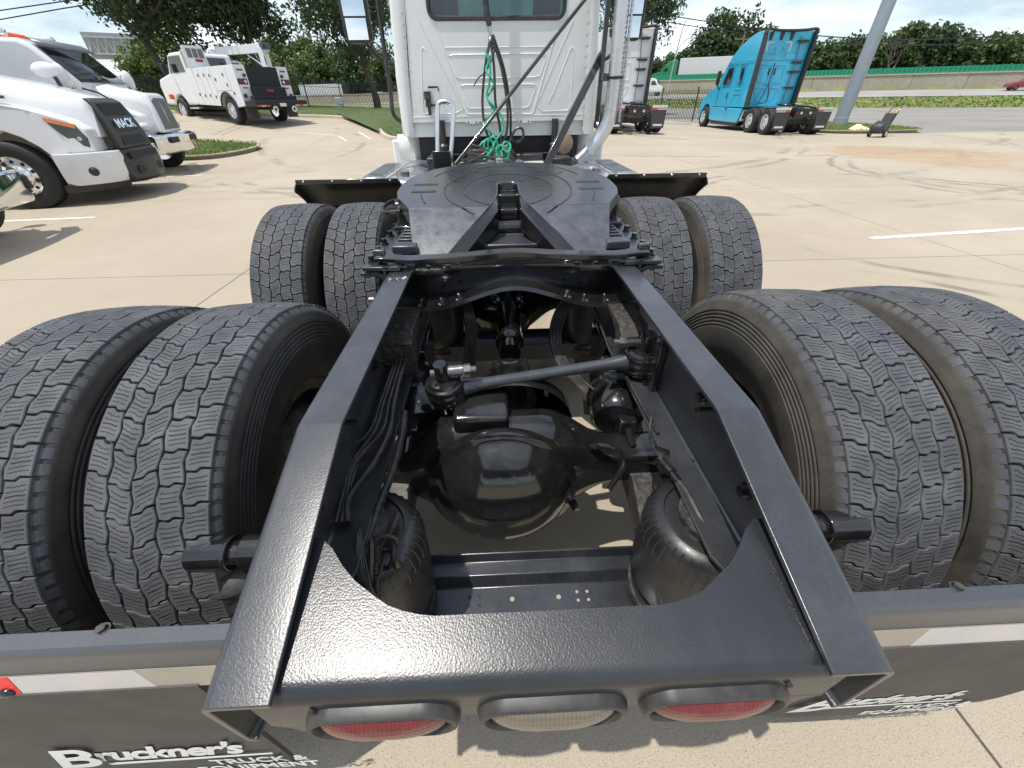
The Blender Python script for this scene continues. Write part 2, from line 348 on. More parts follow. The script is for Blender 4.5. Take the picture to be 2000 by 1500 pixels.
# frontage road beyond the lot, verge, highway
sheet('frontage_road', 'asphalt', lambda a, b: spos(27+b*46, -40+a*260), 60, 12, -.03)
sheet('highway', 'highway_grey', lambda a, b: spos(88+b*14, -220+a*560), 90, 6, -.03)
# concrete lot: a base sheet with the slabs laid on it, real joints between
lot = MB(); lot.grid(lambda a, b: (lambda x, y: (x, y, tz(x, y)-.045))(-46+a*70, -7+b*46), 35, 23); lot = tag(lot.out('concrete_lot', 'joint_dirt'), kind='structure')
def in_lot(x, y): return y < 38 and (hs(x, y) < 28.5 or x < 13)
PX, PY = 4.03, 4.06
for i in range(-12, 6):
    for j in range(-3, 9):
        x0 = 1.26+i*PX; y0 = 4.13+j*PY
        if not in_lot(x0+PX/2, y0+PY/2): continue
        n = 1 if y0 < 8 else 4
        mb = MB(); gp = .005
        f = lambda a, b: (lambda x, y: (x, y, tz(x, y)))(x0+gp+a*(PX-2*gp), y0+gp+b*(PY-2*gp))
        mb.grid(f, n, n); per = [f(a/n, 0) for a in range(n)]+[f(1, b/n) for b in range(n)]+[f(1-a/n, 1) for a in range(n)]+[f(0, 1-b/n) for b in range(n)]
        k = len(per); mb.add(per+[(x, y, z-.04) for x, y, z in per], [(q, (q+1) % k, k+(q+1) % k, k+q) for q in range(k)])
        mb.out('concrete_slab', 'concrete', lot, smooth=20)
def stripe(x0, y0, x1, y1, w=.1, name='painted_line'):
    d = V((x1-x0, y1-y0)).normalized(); nx, nyv = -d.y*w/2, d.x*w/2; mb = MB(); n = 8
    mb.grid(lambda a, b: (lambda x, y: (x, y, tz(x, y)+.004))(x0+(x1-x0)*a+nx*(2*b-1), y0+(y1-y0)*a+nyv*(2*b-1)), n, 1)
    return tag(mb.out(name, 'line_paint'), kind='structure')
stripe(4.66, 4.84, 10.5, 5.5); stripe(-13, 6.25, -6.5, 6.9); stripe(-13, 10.6, -7.4, 11.3); stripe(10.6, 28.4, 12.6, 20.4); stripe(5.6, 27, 9.0, 20.6)
stripe(-8.6, 20.2, -6.6, 19.4, .06); stripe(-6.4, 19.2, -5.7, 17.9, .06); stripe(-5.9, 20.4, -4.9, 18.4, .06)
for s, q0, q1 in ((38, 20, 80), (44, 8, 34), (52, -10, 120)):
    a, b_ = spos(s, q0), spos(s, q1); stripe(a[0], a[1], b_[0], b_[1], .16, 'road_line')
for s in (89, 100.5):
    a, b_ = spos(s, -200), spos(s, 300); mb = MB(); mb.grid(lambda p, q: (lambda w: (w[0], w[1], tz(*w)-.02))(spos(s+q*.25, -200+p*500)), 60, 1); tag(mb.out('road_line', 'line_paint'), kind='structure')
for k in range(9):
    mb = MB(); mb.grid(lambda p, q: (lambda w: (w[0], w[1], tz(*w)-.02))(spos(94.6+q*.2, 5+k*12+p*4.5)), 2, 1); tag(mb.out('lane_dash', 'line_paint'), kind='structure')
# raised grass islands with a concrete kerb
def island(outline, name, blades, kerb=.16, h=.13, seedv=1):
    pts = [V((p[0], p[1], 0)) for p in spline([(x, y, 0) for x, y in outline], 5, True)]
    n = len(pts); cx = sum((p for p in pts), V())/n
    ins = []
    for i, p in enumerate(pts):
        d = (pts[(i+1) % n]-pts[i-1]).normalized(); nn = V((-d.y, d.x, 0))
        ins.append(p+nn*kerb)
    Z = lambda p, o: (p.x, p.y, tz(p.x, p.y)+o)
    kb = MB(); rings = [[Z(p, -.06) for p in pts], [Z(p+(q-p)*.12, h*.75) for p, q in zip(pts, ins)], [Z(p+(q-p)*.35, h) for p, q in zip(pts, ins)], [Z(q, h) for q in ins], [Z(q, h-.03) for q in ins]]
    for a, b in zip(rings, rings[1:]):
        kb.add(a+b, [(i, (i+1) % n, n+(i+1) % n, n+i) for i in range(n)])
    ko = tag(kb.out(name.replace('lawn', 'kerb'), 'kerb_stone', smooth=50), kind='structure')
    gm = MB(); r = [q for q in ins]; K = 8
    ring = [[Z(q+(cx-q)*(j/K), h-.02+.05*ss(0, .6, j/K)) for q in r] for j in range(K)]
    for a, b in zip(ring, ring[1:]): gm.add(a+b, [(i, (i+1) % n, n+(i+1) % n, n+i) for i in range(n)])
    gm.add(ring[-1]+[Z(cx, h+.03)], [(i, (i+1) % n, n) for i in range(n)])
    tag(gm.out(name, 'lawn_soil', smooth=60), kind='structure')
    rn = random.Random(seedv); bl = MB(); vs = []; fs = []
    x0, x1 = min(p.x for p in ins), max(p.x for p in ins); y0, y1 = min(p.y for p in ins), max(p.y for p in ins); c = 0; tries = 0
    while c < blades and tries < blades*6:
        tries += 1; x, y = rn.uniform(x0, x1), rn.uniform(y0, y1); ins_ = False; j = n-1
        for i in range(n):
            a, b = ins[i], ins[j]
            if (a.y > y) != (b.y > y) and x < (b.x-a.x)*(y-a.y)/(b.y-a.y)+a.x: ins_ = not ins_
            j = i
        if not ins_: continue
        z = tz(x, y)+h; t_ = rn.uniform(0, 6.28); hh = rn.uniform(.03, .085); w = rn.uniform(.012, .03); o = len(vs)
        vs += [(x-w*math.cos(t_), y-w*math.sin(t_), z-.03), (x+w*math.cos(t_), y+w*math.sin(t_), z-.03), (x+rn.uniform(-.04, .04), y+rn.uniform(-.04, .04), z+hh)]; fs.append((o, o+1, o+2)); c += 1
    bl.add(vs, fs); tag(bl.out('grass', 'blade', smooth=0), 'short green mown grass growing on the '+name.replace('_', ' '), 'grass', kind='stuff')
island([(-8.35, 16.1), (-8.6, 14.9), (-9.25, 14.3), (-10.6, 14.3), (-15, 14.7), (-22, 15.4), (-22, 19), (-15, 18.0), (-11, 17.3), (-9.7, 17.0), (-8.8, 16.7)], 'corner_lawn', 16000, seedv=2)
island([(-10.6, 25.2), (-8.4, 25.2), (-6.7, 23.9), (-5.3, 21.0), (-4.5, 18.8), (-3.6, 17.9), (-1, 18.0), (2, 18.6), (3.6, 20), (3.8, 26), (3.6, 38.4), (-2, 39), (-12, 39.4), (-22, 38.8), (-32, 38), (-31, 27), (-22, 25.4), (-15, 25.4)], 'fence_lawn', 30000, seedv=3)
island([(20.2, 21.4), (18.6, 20.6), (15.9, 20.9), (15.6, 23), (15.8, 27), (17, 30), (19.4, 28.6), (20.6, 25)], 'post_lawn', 8000, seedv=4)
# highway verge grass tufts
rn = random.Random(9); bl = MB(); vs = []; fs = []
for i in range(16000):
    s, q = rn.uniform(74, 87.5), rn.uniform(-30, 150)
    x, y = spos(s, q); z = tz(x, y)-.08; t_ = rn.uniform(0, 6.28); hh = rn.uniform(.06, .2); w = rn.uniform(.1, .25); o = len(vs)
    vs += [(x-w*math.cos(t_), y-w*math.sin(t_), z), (x+w*math.cos(t_), y+w*math.sin(t_), z), (x+rn.uniform(-.1, .1), y+rn.uniform(-.1, .1), z+hh)]; fs.append((o, o+1, o+2))
bl.add(vs, fs); tag(bl.out('grass', 'blade', smooth=0), 'long green verge grass between the frontage road and the highway', 'grass', kind='stuff')
mat('rubber_spring', (.013, .013, .0135), .4, bump=.2, bs=90, bd=.0015, var=.4, dust=.2, dcol=(.06, .056, .05), ds=9, coat=.1)
mat('rod_metal', (.09, .095, .105), .28, metal=.55, bump=.12, bs=120, var=.3)
mat('steel_dark', (.2, .2, .205), .3, metal=.75, bump=.35, bs=90, var=.4)
mat('groove', (.02, .02, .022), .35, var=.4, bump=.5, bs=60, dust=.2, dcol=(.2, .2, .2), ds=50)
mat('dusty_tan', (.2, .14, .09), .7, var=.3, dust=.3)
mat('mirror', (.8, .82, .83), .02, metal=1, var=.02, rvar=.01)
# ------------------------------------------------------------------ the semi truck in front of the camera
truck = thing('semi_truck', 'white day cab semi truck with bare glossy black rear frame and fifth wheel', 'truck')
AX = (.885, 2.205); AZ_ = .505
def tyre_mesh():
    R, RB, RW = .522, .505, .285
    mb = MB()
    prof = []
    def side(sgn):
        out = [(.283, .085), (.29, .105), (.305, .112), (.33, .128), (.36, .138), (.40, .1425)]
        for k in range(5): out += [(.412+k*.011, .1428-k*.0006), (.4145+k*.011, .1402-k*.0006), (.4175+k*.011, .1402-k*.0006), (.420+k*.011, .1426-k*.0006)]
        out += [(.470, .139), (.478, .1345), (.486, .132), (.494, .1285), (RB-.002, .121), (RB, .115)]
        return [(r, sgn*h) for r, h in out]
    a = side(-1); b = side(1)
    mb.lathe(a+b[::-1], n=96, m=0)
    # inside barrel of the tyre is closed by the rim; tread blocks stand on the belt
    Np = 50; pitch = 2*math.pi*R/Np; uvs = [(0, 0)]*len(mb.v)
    edges = [-.118, -.0705, -.0235, .0235, .0705, .118]
    offs = [0, .42, .1, .42, 0]; slant = [.06, .1, -.14, .1, .06]
    def edge(k, v):      # groove centre line between ribs: rounded zigzag
        if k in (0, 5): return edges[k]
        t = (v/pitch+(.25 if k in (1, 4) else .6)) % 1; tri = 4*abs(t-.5)-1
        return edges[k]+.0042*max(-.8, min(.8, tri*1.4))*(1 if k % 2 else -1)
    def pt(u, v, r):
        th = v/R; crown = .012*(u/.118)**2*.6; rr = r-crown; return (u, -rr*math.sin(th), rr*math.cos(th))
    g = .0018
    rn = random.Random(3)
    for rib in range(5):
        for j in range(Np):
            v0 = (j+offs[rib])*pitch; lg = .0021
            def lat(s, v):      # lateral edge with an S step in it
                sh = slant[rib]*pitch*(s-.5)+.13*pitch*(ss(.36, .64, s)-.5)*(1 if rib != 2 else -1)*(-1 if rib > 2 else 1); return v+sh
            out = []; uvl = []
            S4 = (0, .3, .42, .58, .7, 1); jt = [rn.uniform(-.0007, .0007) for _ in range(4)]
            def P(s, v, inset):
                va = v; lo = edge(rib, va)+g*(1 if rib else 0); hi = edge(rib+1, va)-g*(1 if rib < 4 else 0)
                lo += inset; hi -= inset; return lo+(hi-lo)*s
            def ring(inset, r):
                o = []
                for s in S4: vv = lat(s, v0)+lg+inset+jt[0]; o.append(pt(P(s, vv, inset), vv, r))
                for q in (.35, .65): vv = lat(1, v0)+lg+(pitch-2*lg)*q; o.append(pt(P(1, vv, inset), vv, r))
                for s in S4[::-1]: vv = lat(s, v0)+pitch-lg-inset+jt[1]; o.append(pt(P(s, vv, inset), vv, r))
                for q in (.65, .35): vv = lat(0, v0)+lg+(pitch-2*lg)*q; o.append(pt(P(0, vv, inset), vv, r))
                return o
            uvr = [(s, 0) for s in S4]+[(1, .35), (1, .65)]+[(s, 1) for s in S4[::-1]]+[(0, .65), (0, .35)]
            r0 = ring(-.0006, RB-.004); hgt = R+rn.uniform(-.0008, .0004); r1 = ring(.0002, hgt-.0016); r2 = ring(.0016, hgt)
            n = len(r0); k = len(S4)
            fs = [(a_, (a_+1) % n, n+(a_+1) % n, n+a_) for a_ in range(n)]+[(n+a_, n+(a_+1) % n, 2*n+(a_+1) % n, 2*n+a_) for a_ in range(n)]
            T = 2*n
            top = []
            for a_ in range(k-1): top.append((T+a_, T+a_+1, T+n-3-a_-1, T+n-3-a_))
            # side mid points are stitched as one fan per side
            fs += [tuple(range(T, T+n))]
            mb.add(r0+r1+r2, fs, 1); uvs += uvr*3
            if rib in (0, 4):       # shoulder lug below each shoulder block
                sg = -1 if rib == 0 else 1
                for q in (0, 1):
                    va = v0+pitch*(.08+.5*q); vb = va+pitch*.34
                    pr = [(.1175, R-.013), (.1222, R-.018), (.1285, .494), (.1325, .482), (.128, .478), (.11, .49)]
                    mb.add([pt(sg*h, va, 0)[:1]+(-r*math.sin(va/R), r*math.cos(va/R)) for h, r in pr]+[(sg*h, -r*math.sin(vb/R), r*math.cos(vb/R)) for h, r in pr],
                           [(i, (i+1) % 6, 6+(i+1) % 6, 6+i) for i in range(6)]+[tuple(range(6)), tuple(range(6, 12))], 1); uvs += [(0, 0)]*12
    mb.uv = uvs
    return mb.mesh('tyre', ['sidewall_dark', 'tread'], 32)
TY = tyre_mesh()
rm = MB(); rm.lathe([(.255, -.09), (.292, -.1), (.30, -.085), (.27, -.07), (.262, -.02), (.262, .06), (.27, .07), (.30, .085), (.292, .1), (.262, .09), (.255, .05), (.255, -.09)], n=48)
rm.lathe([(.258, .02), (.2, .045), (.14, .03), (.0, .03), (.0, .02), (.14, .02), (.2, .035), (.258, .01)], n=48)
RIM = rm.mesh('rim', 'rim_dark', 40)
k = 0
for ay in AX:
    for X in (-1.085, -.745, .76, 1.10):
        o = bpy.data.objects.new('tyre', TY); COL.objects.link(o); o.parent = truck; o.location = (X, ay, AZ_+.012); o.rotation_euler = (k*.37, 0, 0); k += 1
        dirty = X > 0 or (ay > 2 and X < -1)
        for sl_ in o.material_slots: sl_.link = 'OBJECT'
        o.material_slots[0].material = M['sidewall_dirty' if dirty else 'sidewall_dark']; o.material_slots[1].material = M['tread']
        r_ = bpy.data.objects.new('rim', RIM); COL.objects.link(r_); r_.parent = o; r_.scale = (1 if X > 0 else -1, 1, 1)
        if abs(X) < 1: # raised sidewall ring lettering stands as small bars
            pass
for ay in AX:      # brake drums and hubs
    for sx in (-1, 1):
        d = MB(); d.lathe([(.0, .56), (.09, .56), (.2, .60), (.21, .63), (.21, .80), (.12, .82), (.12, 1.2), (.1, 1.24), (0, 1.24)], (0, ay, AZ_), (sx, 0, 0), 40); d.out('brake_drum', 'rim_dark', truck)
# ---- frame rails
YR, YK, YF, ZR, RW = .158, .541, 7.6, .888, .085
def rail(sx):
    mb = MB(); t = .009
    def prof(y, zt, zb):
        r = .014; p = []
        xo = .432; xi = .432-RW
        p += [(xi, zt), (xo-r, zt)]
        for q in range(1, 4): a = q/3*math.pi/2; p.append((xo-r+r*math.sin(a), zt-r+r*math.cos(a)))
        for q in range(1, 4): a = q/3*math.pi/2; p.append((xo-r+r*math.cos(a), zb+r-r*math.sin(a)))
        xb = .415 if y < .3 else xi
        p += [(xb, zb), (xb, zb+t), (xo-r, zb+t), (xo-t, zb+r), (xo-t, zt-r), (xo-r, zt-t), (xi, zt-t)]
        return [V((sx*x, y, z)) for x, z in p]
    st = [(YR, ZR, .742), (.199, ZR+(.199-YR)/(YK-YR)*(1-ZR), .733), (.2, ZR+(.2-YR)/(YK-YR)*(1-ZR), .732), (.25, ZR+(.25-YR)/(YK-YR)*(1-ZR), .73), (.40, ZR+(.40-YR)/(YK-YR)*(1-ZR), .73), (YK-.004, .9988, .73), (YK+.004, 1., .73), (1.3, 1., .73), (3, 1, .73), (YF, 1, .73)]
    mb.loft([prof(*s) for s in st]); return mb.out('frame_rail', 'chassis', truck, bevel=.0015)
rails = [rail(-1), rail(1)]
for sx, ro in ((-1, rails[0]), (1, rails[1])):
    rn = random.Random(5+sx); w = MB()      # weld bead across the flange where the taper begins
    pts = [(sx*(.35+.078*i/14), YK+rn.uniform(-.003, .003)+.004*i/14, 1.0+rn.uniform(-.001, .0012)) for i in range(15)]
    w.tube(pts, [.0016+rn.uniform(0, .0014) for _ in pts], 6); pass
    for y, z, l in ((.70, .90, .0), (.47, .845, 0), (.62, .93, .04), (.95, .86, .04), (1.1, .93, 0), (1.05, .80, 0)):
        b = MB(); b.hexb((sx*.423, y, z), (-sx, 0, 0), .013, .018)
        if l: b.cyl((sx*.43, y, z), (sx*.36, y, z), .006, n=10)
        b.out('frame_bolt', 'gloss_black', ro)
    for i, (y, z) in enumerate(((1.15, .93), (1.10, .89), (1.06, .85), (.80, .93), (.74, .885), (1.2, .95))):       # studs sticking out of the outer face
        b = MB(); b.cyl((sx*.43, y, z), (sx*.475, y, z), .007, n=10); b.cyl((sx*.43, y, z), (sx*.445, y, z), .012, n=6); b.out('frame_stud', 'steel' if sx < 0 else 'gloss_black', ro)
# ---- rear cross member: top plate in the taper plane with a U cut, bent down to a lamp face
sl_ = .205; nrm = V((0, -sl_, 1)).normalized()
def tp(x, y, w): return V((x, y, ZR+(y-YR)*sl_-.0145))+nrm*w
ucut = [(.3475, .362), (.325, .345), (.304, .320), (.279, .297), (.25, .278), (.225, .263), (.2, .255), (.18, .2505), (.157, .248), (0, .2475)]
out = [(-x, y) for x, y in ucut]+[(x, y) for x, y in ucut[::-1]][1:]
cm = MB(); TH = .006
ring = []
prow = []
xs_ = [p[0] for p in out]
def bend(x):      # the strip from the front edge of the plate over the fold and down the lamp face
    pts = []
    return pts
cols = []
for x, y in out+[]:
    col = [tp(x, y, 0), tp(x, .215 if y > .215 else y, 0), tp(x, .186, 0)]
    y0 = .186; z0 = tp(x, y0, 0).z
    for q in range(1, 7):
        a = q/6*(math.pi/2-math.atan(sl_)); r = .024
        base = math.atan(sl_); th = base+a
        col.append(V((x, y0-r*(math.sin(th)-math.sin(base)), z0-r*(math.cos(base)-math.cos(th)))))
    yb = col[-1].y; col.append(V((x, yb, .80))); col.append(V((x, yb, .786)))
    cols.append(col)
FY = cols[0][-1].y
n = len(cols[0]); vs = [p for c in cols for p in c]
cm.add(vs, [(i*n+j, (i+1)*n+j, (i+1)*n+j+1, i*n+j+1) for i in range(len(cols)-1) for j in range(n-1)])
# the plate runs on under the rail flanges and its ends come down lower with a notch
for sx in (-1, 1):
    c0 = [V((sx*abs(p.x), p.y, p.z)) for p in cols[0]]
    c1 = [p+V((sx*.036, 0, 0)) for p in c0]
    c0e, c1e = c0[:], c1[:]
    cm.add(c0+c1, [(j, n+j, n+j+1, j+1) for j in range(n-1)])
    zf = c0[-3].z
    e = [(.3475, .786), (.384, .786), (.384, .80), (.372, .80)]
    poly = [(.20, .786), (.32, .786), (.345, .79), (.384, .80)]
    tabp = [(.3475-.075, .787), (.385, .787), (.362, .772), (.352, .752), (.3475-.085, .744), (.255, .752)]
    cm.add([V((sx*x, FY-.0002, z)) for x, z in tabp], [tuple(range(len(tabp)))])
cmo = cm.out('rear_crossmember', 'crossplate', truck, smooth=50)
so_ = cmo.modifiers.new('solid', 'SOLIDIFY'); so_.thickness = .006; so_.offset = 0; split_edges(cmo)
for sx in (-1, 1):
    b = MB(); b.cyl((sx*.31, FY-.004, .845), (sx*.31, FY-.0075, .845), .0045, n=10); b.out('rivet', 'void_black', cmo)
    lip = MB(); lip.box(sx*.43, sx*.345, .16, .9, .729, .7305); 
# ---- tail lamps
def oval(cx, a, b, n=40):
    L = a-b; out = []
    for i in range(n):
        t = 2*math.pi*i/n; out.append((cx+b*math.cos(t)+(L if math.cos(t) > 0 else -L), b*math.sin(t)))
    return out
for cx, lm in ((-.228, 'red_lens'), (0.0, 'clear_lens'), (.223, 'red_lens')):
    zc = .797; B = MB()
    rings = []
    for a, b, y in ((.104, .049, FY+.001), (.102, .047, FY-.010), (.099, .044, FY-.016), (.093, .038, FY-.017), (.089, .034, FY-.012), (.0885, .0335, FY+.001)):
        rings.append([V((x, y, zc+z)) for x, z in oval(cx, a, b)])
    B.loft(rings, caps=False)
    lo = B.out('tail_lamp', 'black_plastic', truck, smooth=45)
    Ln = MB(); rings = []
    for k in range(9):
        q = k/8; f = math.cos(q*math.pi/2*.98); rings.append([V((x, FY-.004-.022*math.sin(q*math.pi/2), zc+z)) for x, z in oval(cx, .0885*f if f > .4 else .0885*f, .0335*f*.999)])
    Ln.loft(rings); l_ = Ln.out('lens', lm, lo, smooth=60)
# ---- mud flap hangers, tape and flaps
for sx in (-1, 1):
    x0, x1 = .44, 1.22; hb = MB()
    pr = [(.292, .802), (.268, .802), (.262, .797), (.2585, .787), (.2585, .742), (.2565, .739), (.2415, .704), (.2445, .7025), (.2625, .738), (.2635, .783), (.268, .794), (.292, .795)]
    hb.loft([[V((sx*x, y, z)) for y, z in pr] for x in (x0, x1)]); ho = hb.out('flap_hanger', 'bar_grey', truck, bevel=.001)
    st_ = MB(); st_.prism([(x0, 0), (x1, 0), (x1, 1), (x0, 1)], lambda u, v, w: V((sx*u, .2410+.0150*v-w, .7045+.0345*v)), 0, .0006); st_.out('hanger_strip', 'strip_metal', ho)
    tp_ = MB(); tp_.prism([(.66, .7375), (.855, .7375), (.84, .706), (.63, .706)], lambda u, v, w: V((sx*u, .2410+.015*(v-.7045)/.0345-w, v)), .0008, .0014); tp_.out('reflective_tape', 'white_tape', ho)
    tp_ = MB(); tp_.prism([(.857, .7375), (1.2, .7375), (1.2, .706), (.842, .706)], lambda u, v, w: V((sx*u, .2410+.015*(v-.7045)/.0345-w, v)), .0008, .0014); tp_.out('reflective_tape', 'red_tape', ho)
    for X in (.865, 1.15):
        b = MB(); b.ball((sx*X, .2425, .711), .013, .007, .009, 16, 8); b.out('flap_bolt', 'gloss_black', ho)
    for X in (.70, 1.0):
        b = MB(); b.hexb((sx*X, .292, .799), (0, 0, 1), .008, .008); b.out('hanger_bolt', 'dusty_black', ho)
    fl = MB(); nU, nV = 14, 16; tilt = .012 if sx < 0 else -.034
    def fp(u, v, w=0):
        x = .565+u*.62; z = .708-v*.55; r = .09
        if v > .84:
            e = (v-.84)/.16*r
            if u*.62 < r: x = max(x, .565+r-math.sqrt(max(0, r*r-e*e)))
            if (1-u)*.62 < r: x = min(x, .565+.62-r+math.sqrt(max(0, r*r-e*e)))
        y = .2425-tilt*v+.003*math.sin(u*5+v*3)*v
        return V((sx*x, y+w, z))
    fl.grid(lambda a, b: fp(a, b), nU, nV); fo = fl.out('mud_flap', 'flap_rubber', truck, smooth=60)
    q = fo.modifiers.new('s', 'SOLIDIFY'); q.thickness = .008; q.offset = 0; split_edges(fo, 50)
    # printed name on the rear face of the flap
    zt = .33
    def onflap(x, z, dy=-.0075):
        v = (.708-z)/.55; return V((x, .2425-tilt*v+dy, z))
    ang = math.atan2(tilt, .55)
    base = Matrix.Rotation(math.pi/2-ang, 4, 'X')
    L0 = -1.03 if sx < 0 else .60
    def place(x, z):
        z -= 0 if sx < 0 else .06
        return Matrix.Translation(onflap(x, z)) @ base
    t0 = text('flap_lettering', 'B', .17, 'flap_print', fo, Matrix.Translation((0, -.004, 0)) @ place(L0, .325), shear=.4, off=.003); t1 = text('flap_lettering', 'ruckner\'s', .108, 'flap_print', fo, place(L0+.09, .345), shear=.45, off=.0032, spacing=.9)
    t1.scale = (.84, 1, 1)
    t2 = text('flap_lettering', 'TRUCK &', .05, 'flap_print', fo, place(L0+.30, .265), off=.001); t3 = text('flap_lettering', 'EQUIPMENT', .05, 'flap_print', fo, place(L0+.25, .215), off=.001)
    un = MB(); un.prism([(L0+.10, .312), (L0+.45, .323), (L0+.45, .331), (L0+.10, .325)], lambda u, v, w: onflap(u, v-(0 if sx < 0 else .06), w), -.0075, -.008); un.out('flap_underline', 'flap_print', fo)
# ---- shock absorbers outside the rails
for sx in (-1, 1):
    sh = MB(); y, z = .445, .752
    sh.cyl((sx*.60, y, z), (sx*.675, y, z), .031, n=28); sh.cyl((sx*.572, y, z), (sx*.60, y, z), .024, n=24); sh.cyl((sx*.594, y, z), (sx*.602, y, z), .034, n=28); sh.cyl((sx*.675, y, z), (sx*.687, y, z), .017, n=6); sh.cyl((sx*.687, y, z), (sx*.70, y, z), .007, n=8)
    so2 = sh.out('shock_eye', 'gloss_black', truck, bevel=.002)
    ear = MB(); ear.prism([(.415, .70), (.475, .70), (.478, .755), (.47, .775), (.458, .786), (.445, .789), (.432, .786), (.42, .775), (.412, .755)], lambda u, v, w: V((sx*w, u, v)), .525, .572); ear.cyl((sx*.50, .445, .752), (sx*.535, .445, .752), .03, n=20); ear.box(sx*.44, sx*.54, .42, .47, .69, .72); ear.out('shock_bracket', 'gloss_black', so2, bevel=.003)
    bd = MB(); bd.lathe([(0, 0), (.045, .0), (.064, .012), (.064, .05), (.055, .06), (.055, .34), (.03, .36), (0, .36)], (sx*.63, .45, .705), (sx*.1, .28, -1), 24); bd.out('shock_body', 'black_plastic', so2)
# ---- axles, air springs and cross channels (rear and forward)
def rrect(y0, z0, hy, hz, r=.3, n=28, x=0, p=4):
    out = []
    for i in range(n):
        t = 2*math.pi*i/n; c, s_ = math.cos(t), math.sin(t); k = (abs(c)**p+abs(s_)**p)**(-1/p); out.append(V((x, y0+hy*c*k, z0+hz*s_*k)))
    return out
for ai, ay in enumerate(AX):
    hx = -.06; ah = MB(); rings = []
    for x in [i/40*1.3-.65 for i in range(41)]:
        d = abs(x-hx); b_ = ss(.37, .13, d); p = 5-2.6*b_
        hy = .062+.038*b_; hz = .068+.14*b_**1.25
        rings.append(rrect(ay, AZ_-.01*b_, hy, hz, n=32, x=x, p=p))
    ah.loft(rings); axo = ah.out('axle_housing', 'gloss_black', truck, smooth=45)
    cv = MB(); cv.lathe([(.225, -.03), (.23, -.008), (.23, .006), (.222, .010), (.214, .012), (.207, .018), (.20, .03), (.186, .05), (.162, .072), (.128, .092), (.085, .106), (.04, .112), (0, .114)], (hx, ay-.104, AZ_-.012), (0, -1, .03), 64); cvo = cv.out('differential_cover', 'gloss_black', axo, smooth=50)
    pin = MB(); pin.lathe([(.20, 0), (.20, .05), (.15, .10), (.11, .2), (.085, .24), (.085, .27), (0, .27)], (-.02, ay+.08, AZ_+.07), (0, 1, .12), 40); pin.out('pinion_carrier', 'gloss_black', axo)
    bk = MB(); bk.box(-.20, -.035, ay-.05, ay+.09, AZ_+.14, AZ_+.235); bk.out('torque_rod_bracket', 'gloss_black', axo, bevel=.016, seg=4)
    if ai == 0:
        vt = MB(); vt.tube(spline([(.222, ay-.06, .62), (.245, ay-.07, .632), (.285, ay-.085, .625), (.305, ay-.10, .59), (.285, ay-.12, .545), (.262, ay-.135, .51)], 6), .0085, 10); vt.cyl((.215, ay-.055, .612), (.232, ay-.065, .628), .012, n=8); vt.out('vent_pipe', 'gloss_black', axo)
        pl = MB(); pl.cyl((.165, ay-.09, .40), (.175, ay-.12, .39), .014, n=6); pl.out('drain_plug', 'gloss_black', axo)
        pl = MB(); pl.hexb((.09, ay+.10, .70), (0, .3, 1), .012, .02); pl.out('fill_plug', 'gloss_black', axo)
    for sx in (-1, 1):
        yc = ay-.385; xc = .40 if sx > 0 else -.378
        sp_ = MB(); sp_.lathe([(0, .0), (.125, .0), (.127, .012), (.118, .02), (.122, .035), (.136, .06), (.138, .13), (.1385, .2), (.1365, .225), (.1385, .24), (.134, .262), (.12, .285), (.10, .292), (.097, .286), (.088, .288), (0, .29)], (xc, yc, .425), (0, 0, 1), 48); spo = sp_.out('air_spring', 'rubber_spring', truck, smooth=40)
        for k in range(44):
            a = k*2*math.pi/44; rb_ = MB(); rb_.tube([V((xc+r*math.cos(a), yc+r*math.sin(a), .425+h)) for r, h in ((.1365, .218), (.1372, .245), (.131, .268), (.118, .2855))], .0022, 5); rb_.out('bellows_rib', 'rubber_spring', spo)
        pd = MB(); pd.cyl((xc, yc, .40), (xc, yc, .42), .13, n=32); pd.out('spring_plate', 'dusty_black', spo); pd = MB(); pd.cyl((xc, yc, .70), (xc, yc, .73), .07, n=24); pd.out('spring_mount', 'dusty_black', spo)
        # trailing beam from the axle seat back to the spring, below the rail
        tb = MB(); tb.loft([[V((sx*.40+a, y, z+b)) for a, b in ((-.05, -.05), (.05, -.05), (.05, .05), (-.05, .05))] for y, z in ((yc-.1, .355), (yc+.12, .36), (ay-.1, .44), (ay+.1, .45), (ay+.45, .60))]); tb.out('trailing_beam', 'dusty_black', truck, bevel=.006)
        hg = MB(); hg.prism([(ay+.33, .735), (ay+.56, .735), (ay+.5, .54), (ay+.40, .54)], lambda u, v, w: V((sx*w, u, v)), .33, .47); hg.out('spring_hanger', 'gloss_black', truck, bevel=.006)
        # brake chambers
        bc = MB(); bx, by, bz = sx*.355, ay+.19, .61
        bc.lathe([(1.22*r_, 1.22*h_) for r_, h_ in [(0, -.10), (.06, -.098), (.072, -.085), (.075, -.03), (.078, -.012), (.086, -.008), (.086, .008), (.078, .012), (.072, .03), (.062, .045), (.062, .075), (.083, .083), (.083, .097), (.07, .11), (.05, .14), (0, .15)]], (bx, by, bz), (sx*.25, 1, .12), 36); bco = bc.out('brake_chamber', 'gloss_black', truck, smooth=40)
        bb = MB(); bb.box(bx-.03, bx+.03, by-.16, by-.08, bz-.07, bz+.02); bb.cyl((bx, by-.1, bz), (bx, by-.22, bz-.03), .012, n=10); bb.out('chamber_bracket', 'gloss_black', bco, bevel=.006)
        for q in (0, 1):
            cl = MB(); cl.cyl((bx-.03+.06*q, by-.085, bz+.072), (bx-.03+.06*q, by+.02, bz+.078), .006, n=8); cl.hexb((bx-.03+.06*q, by-.085, bz+.072), (0, -1, 0), .009, .012); cl.out('chamber_bolt', 'steel', bco)
    yc = ay-.385
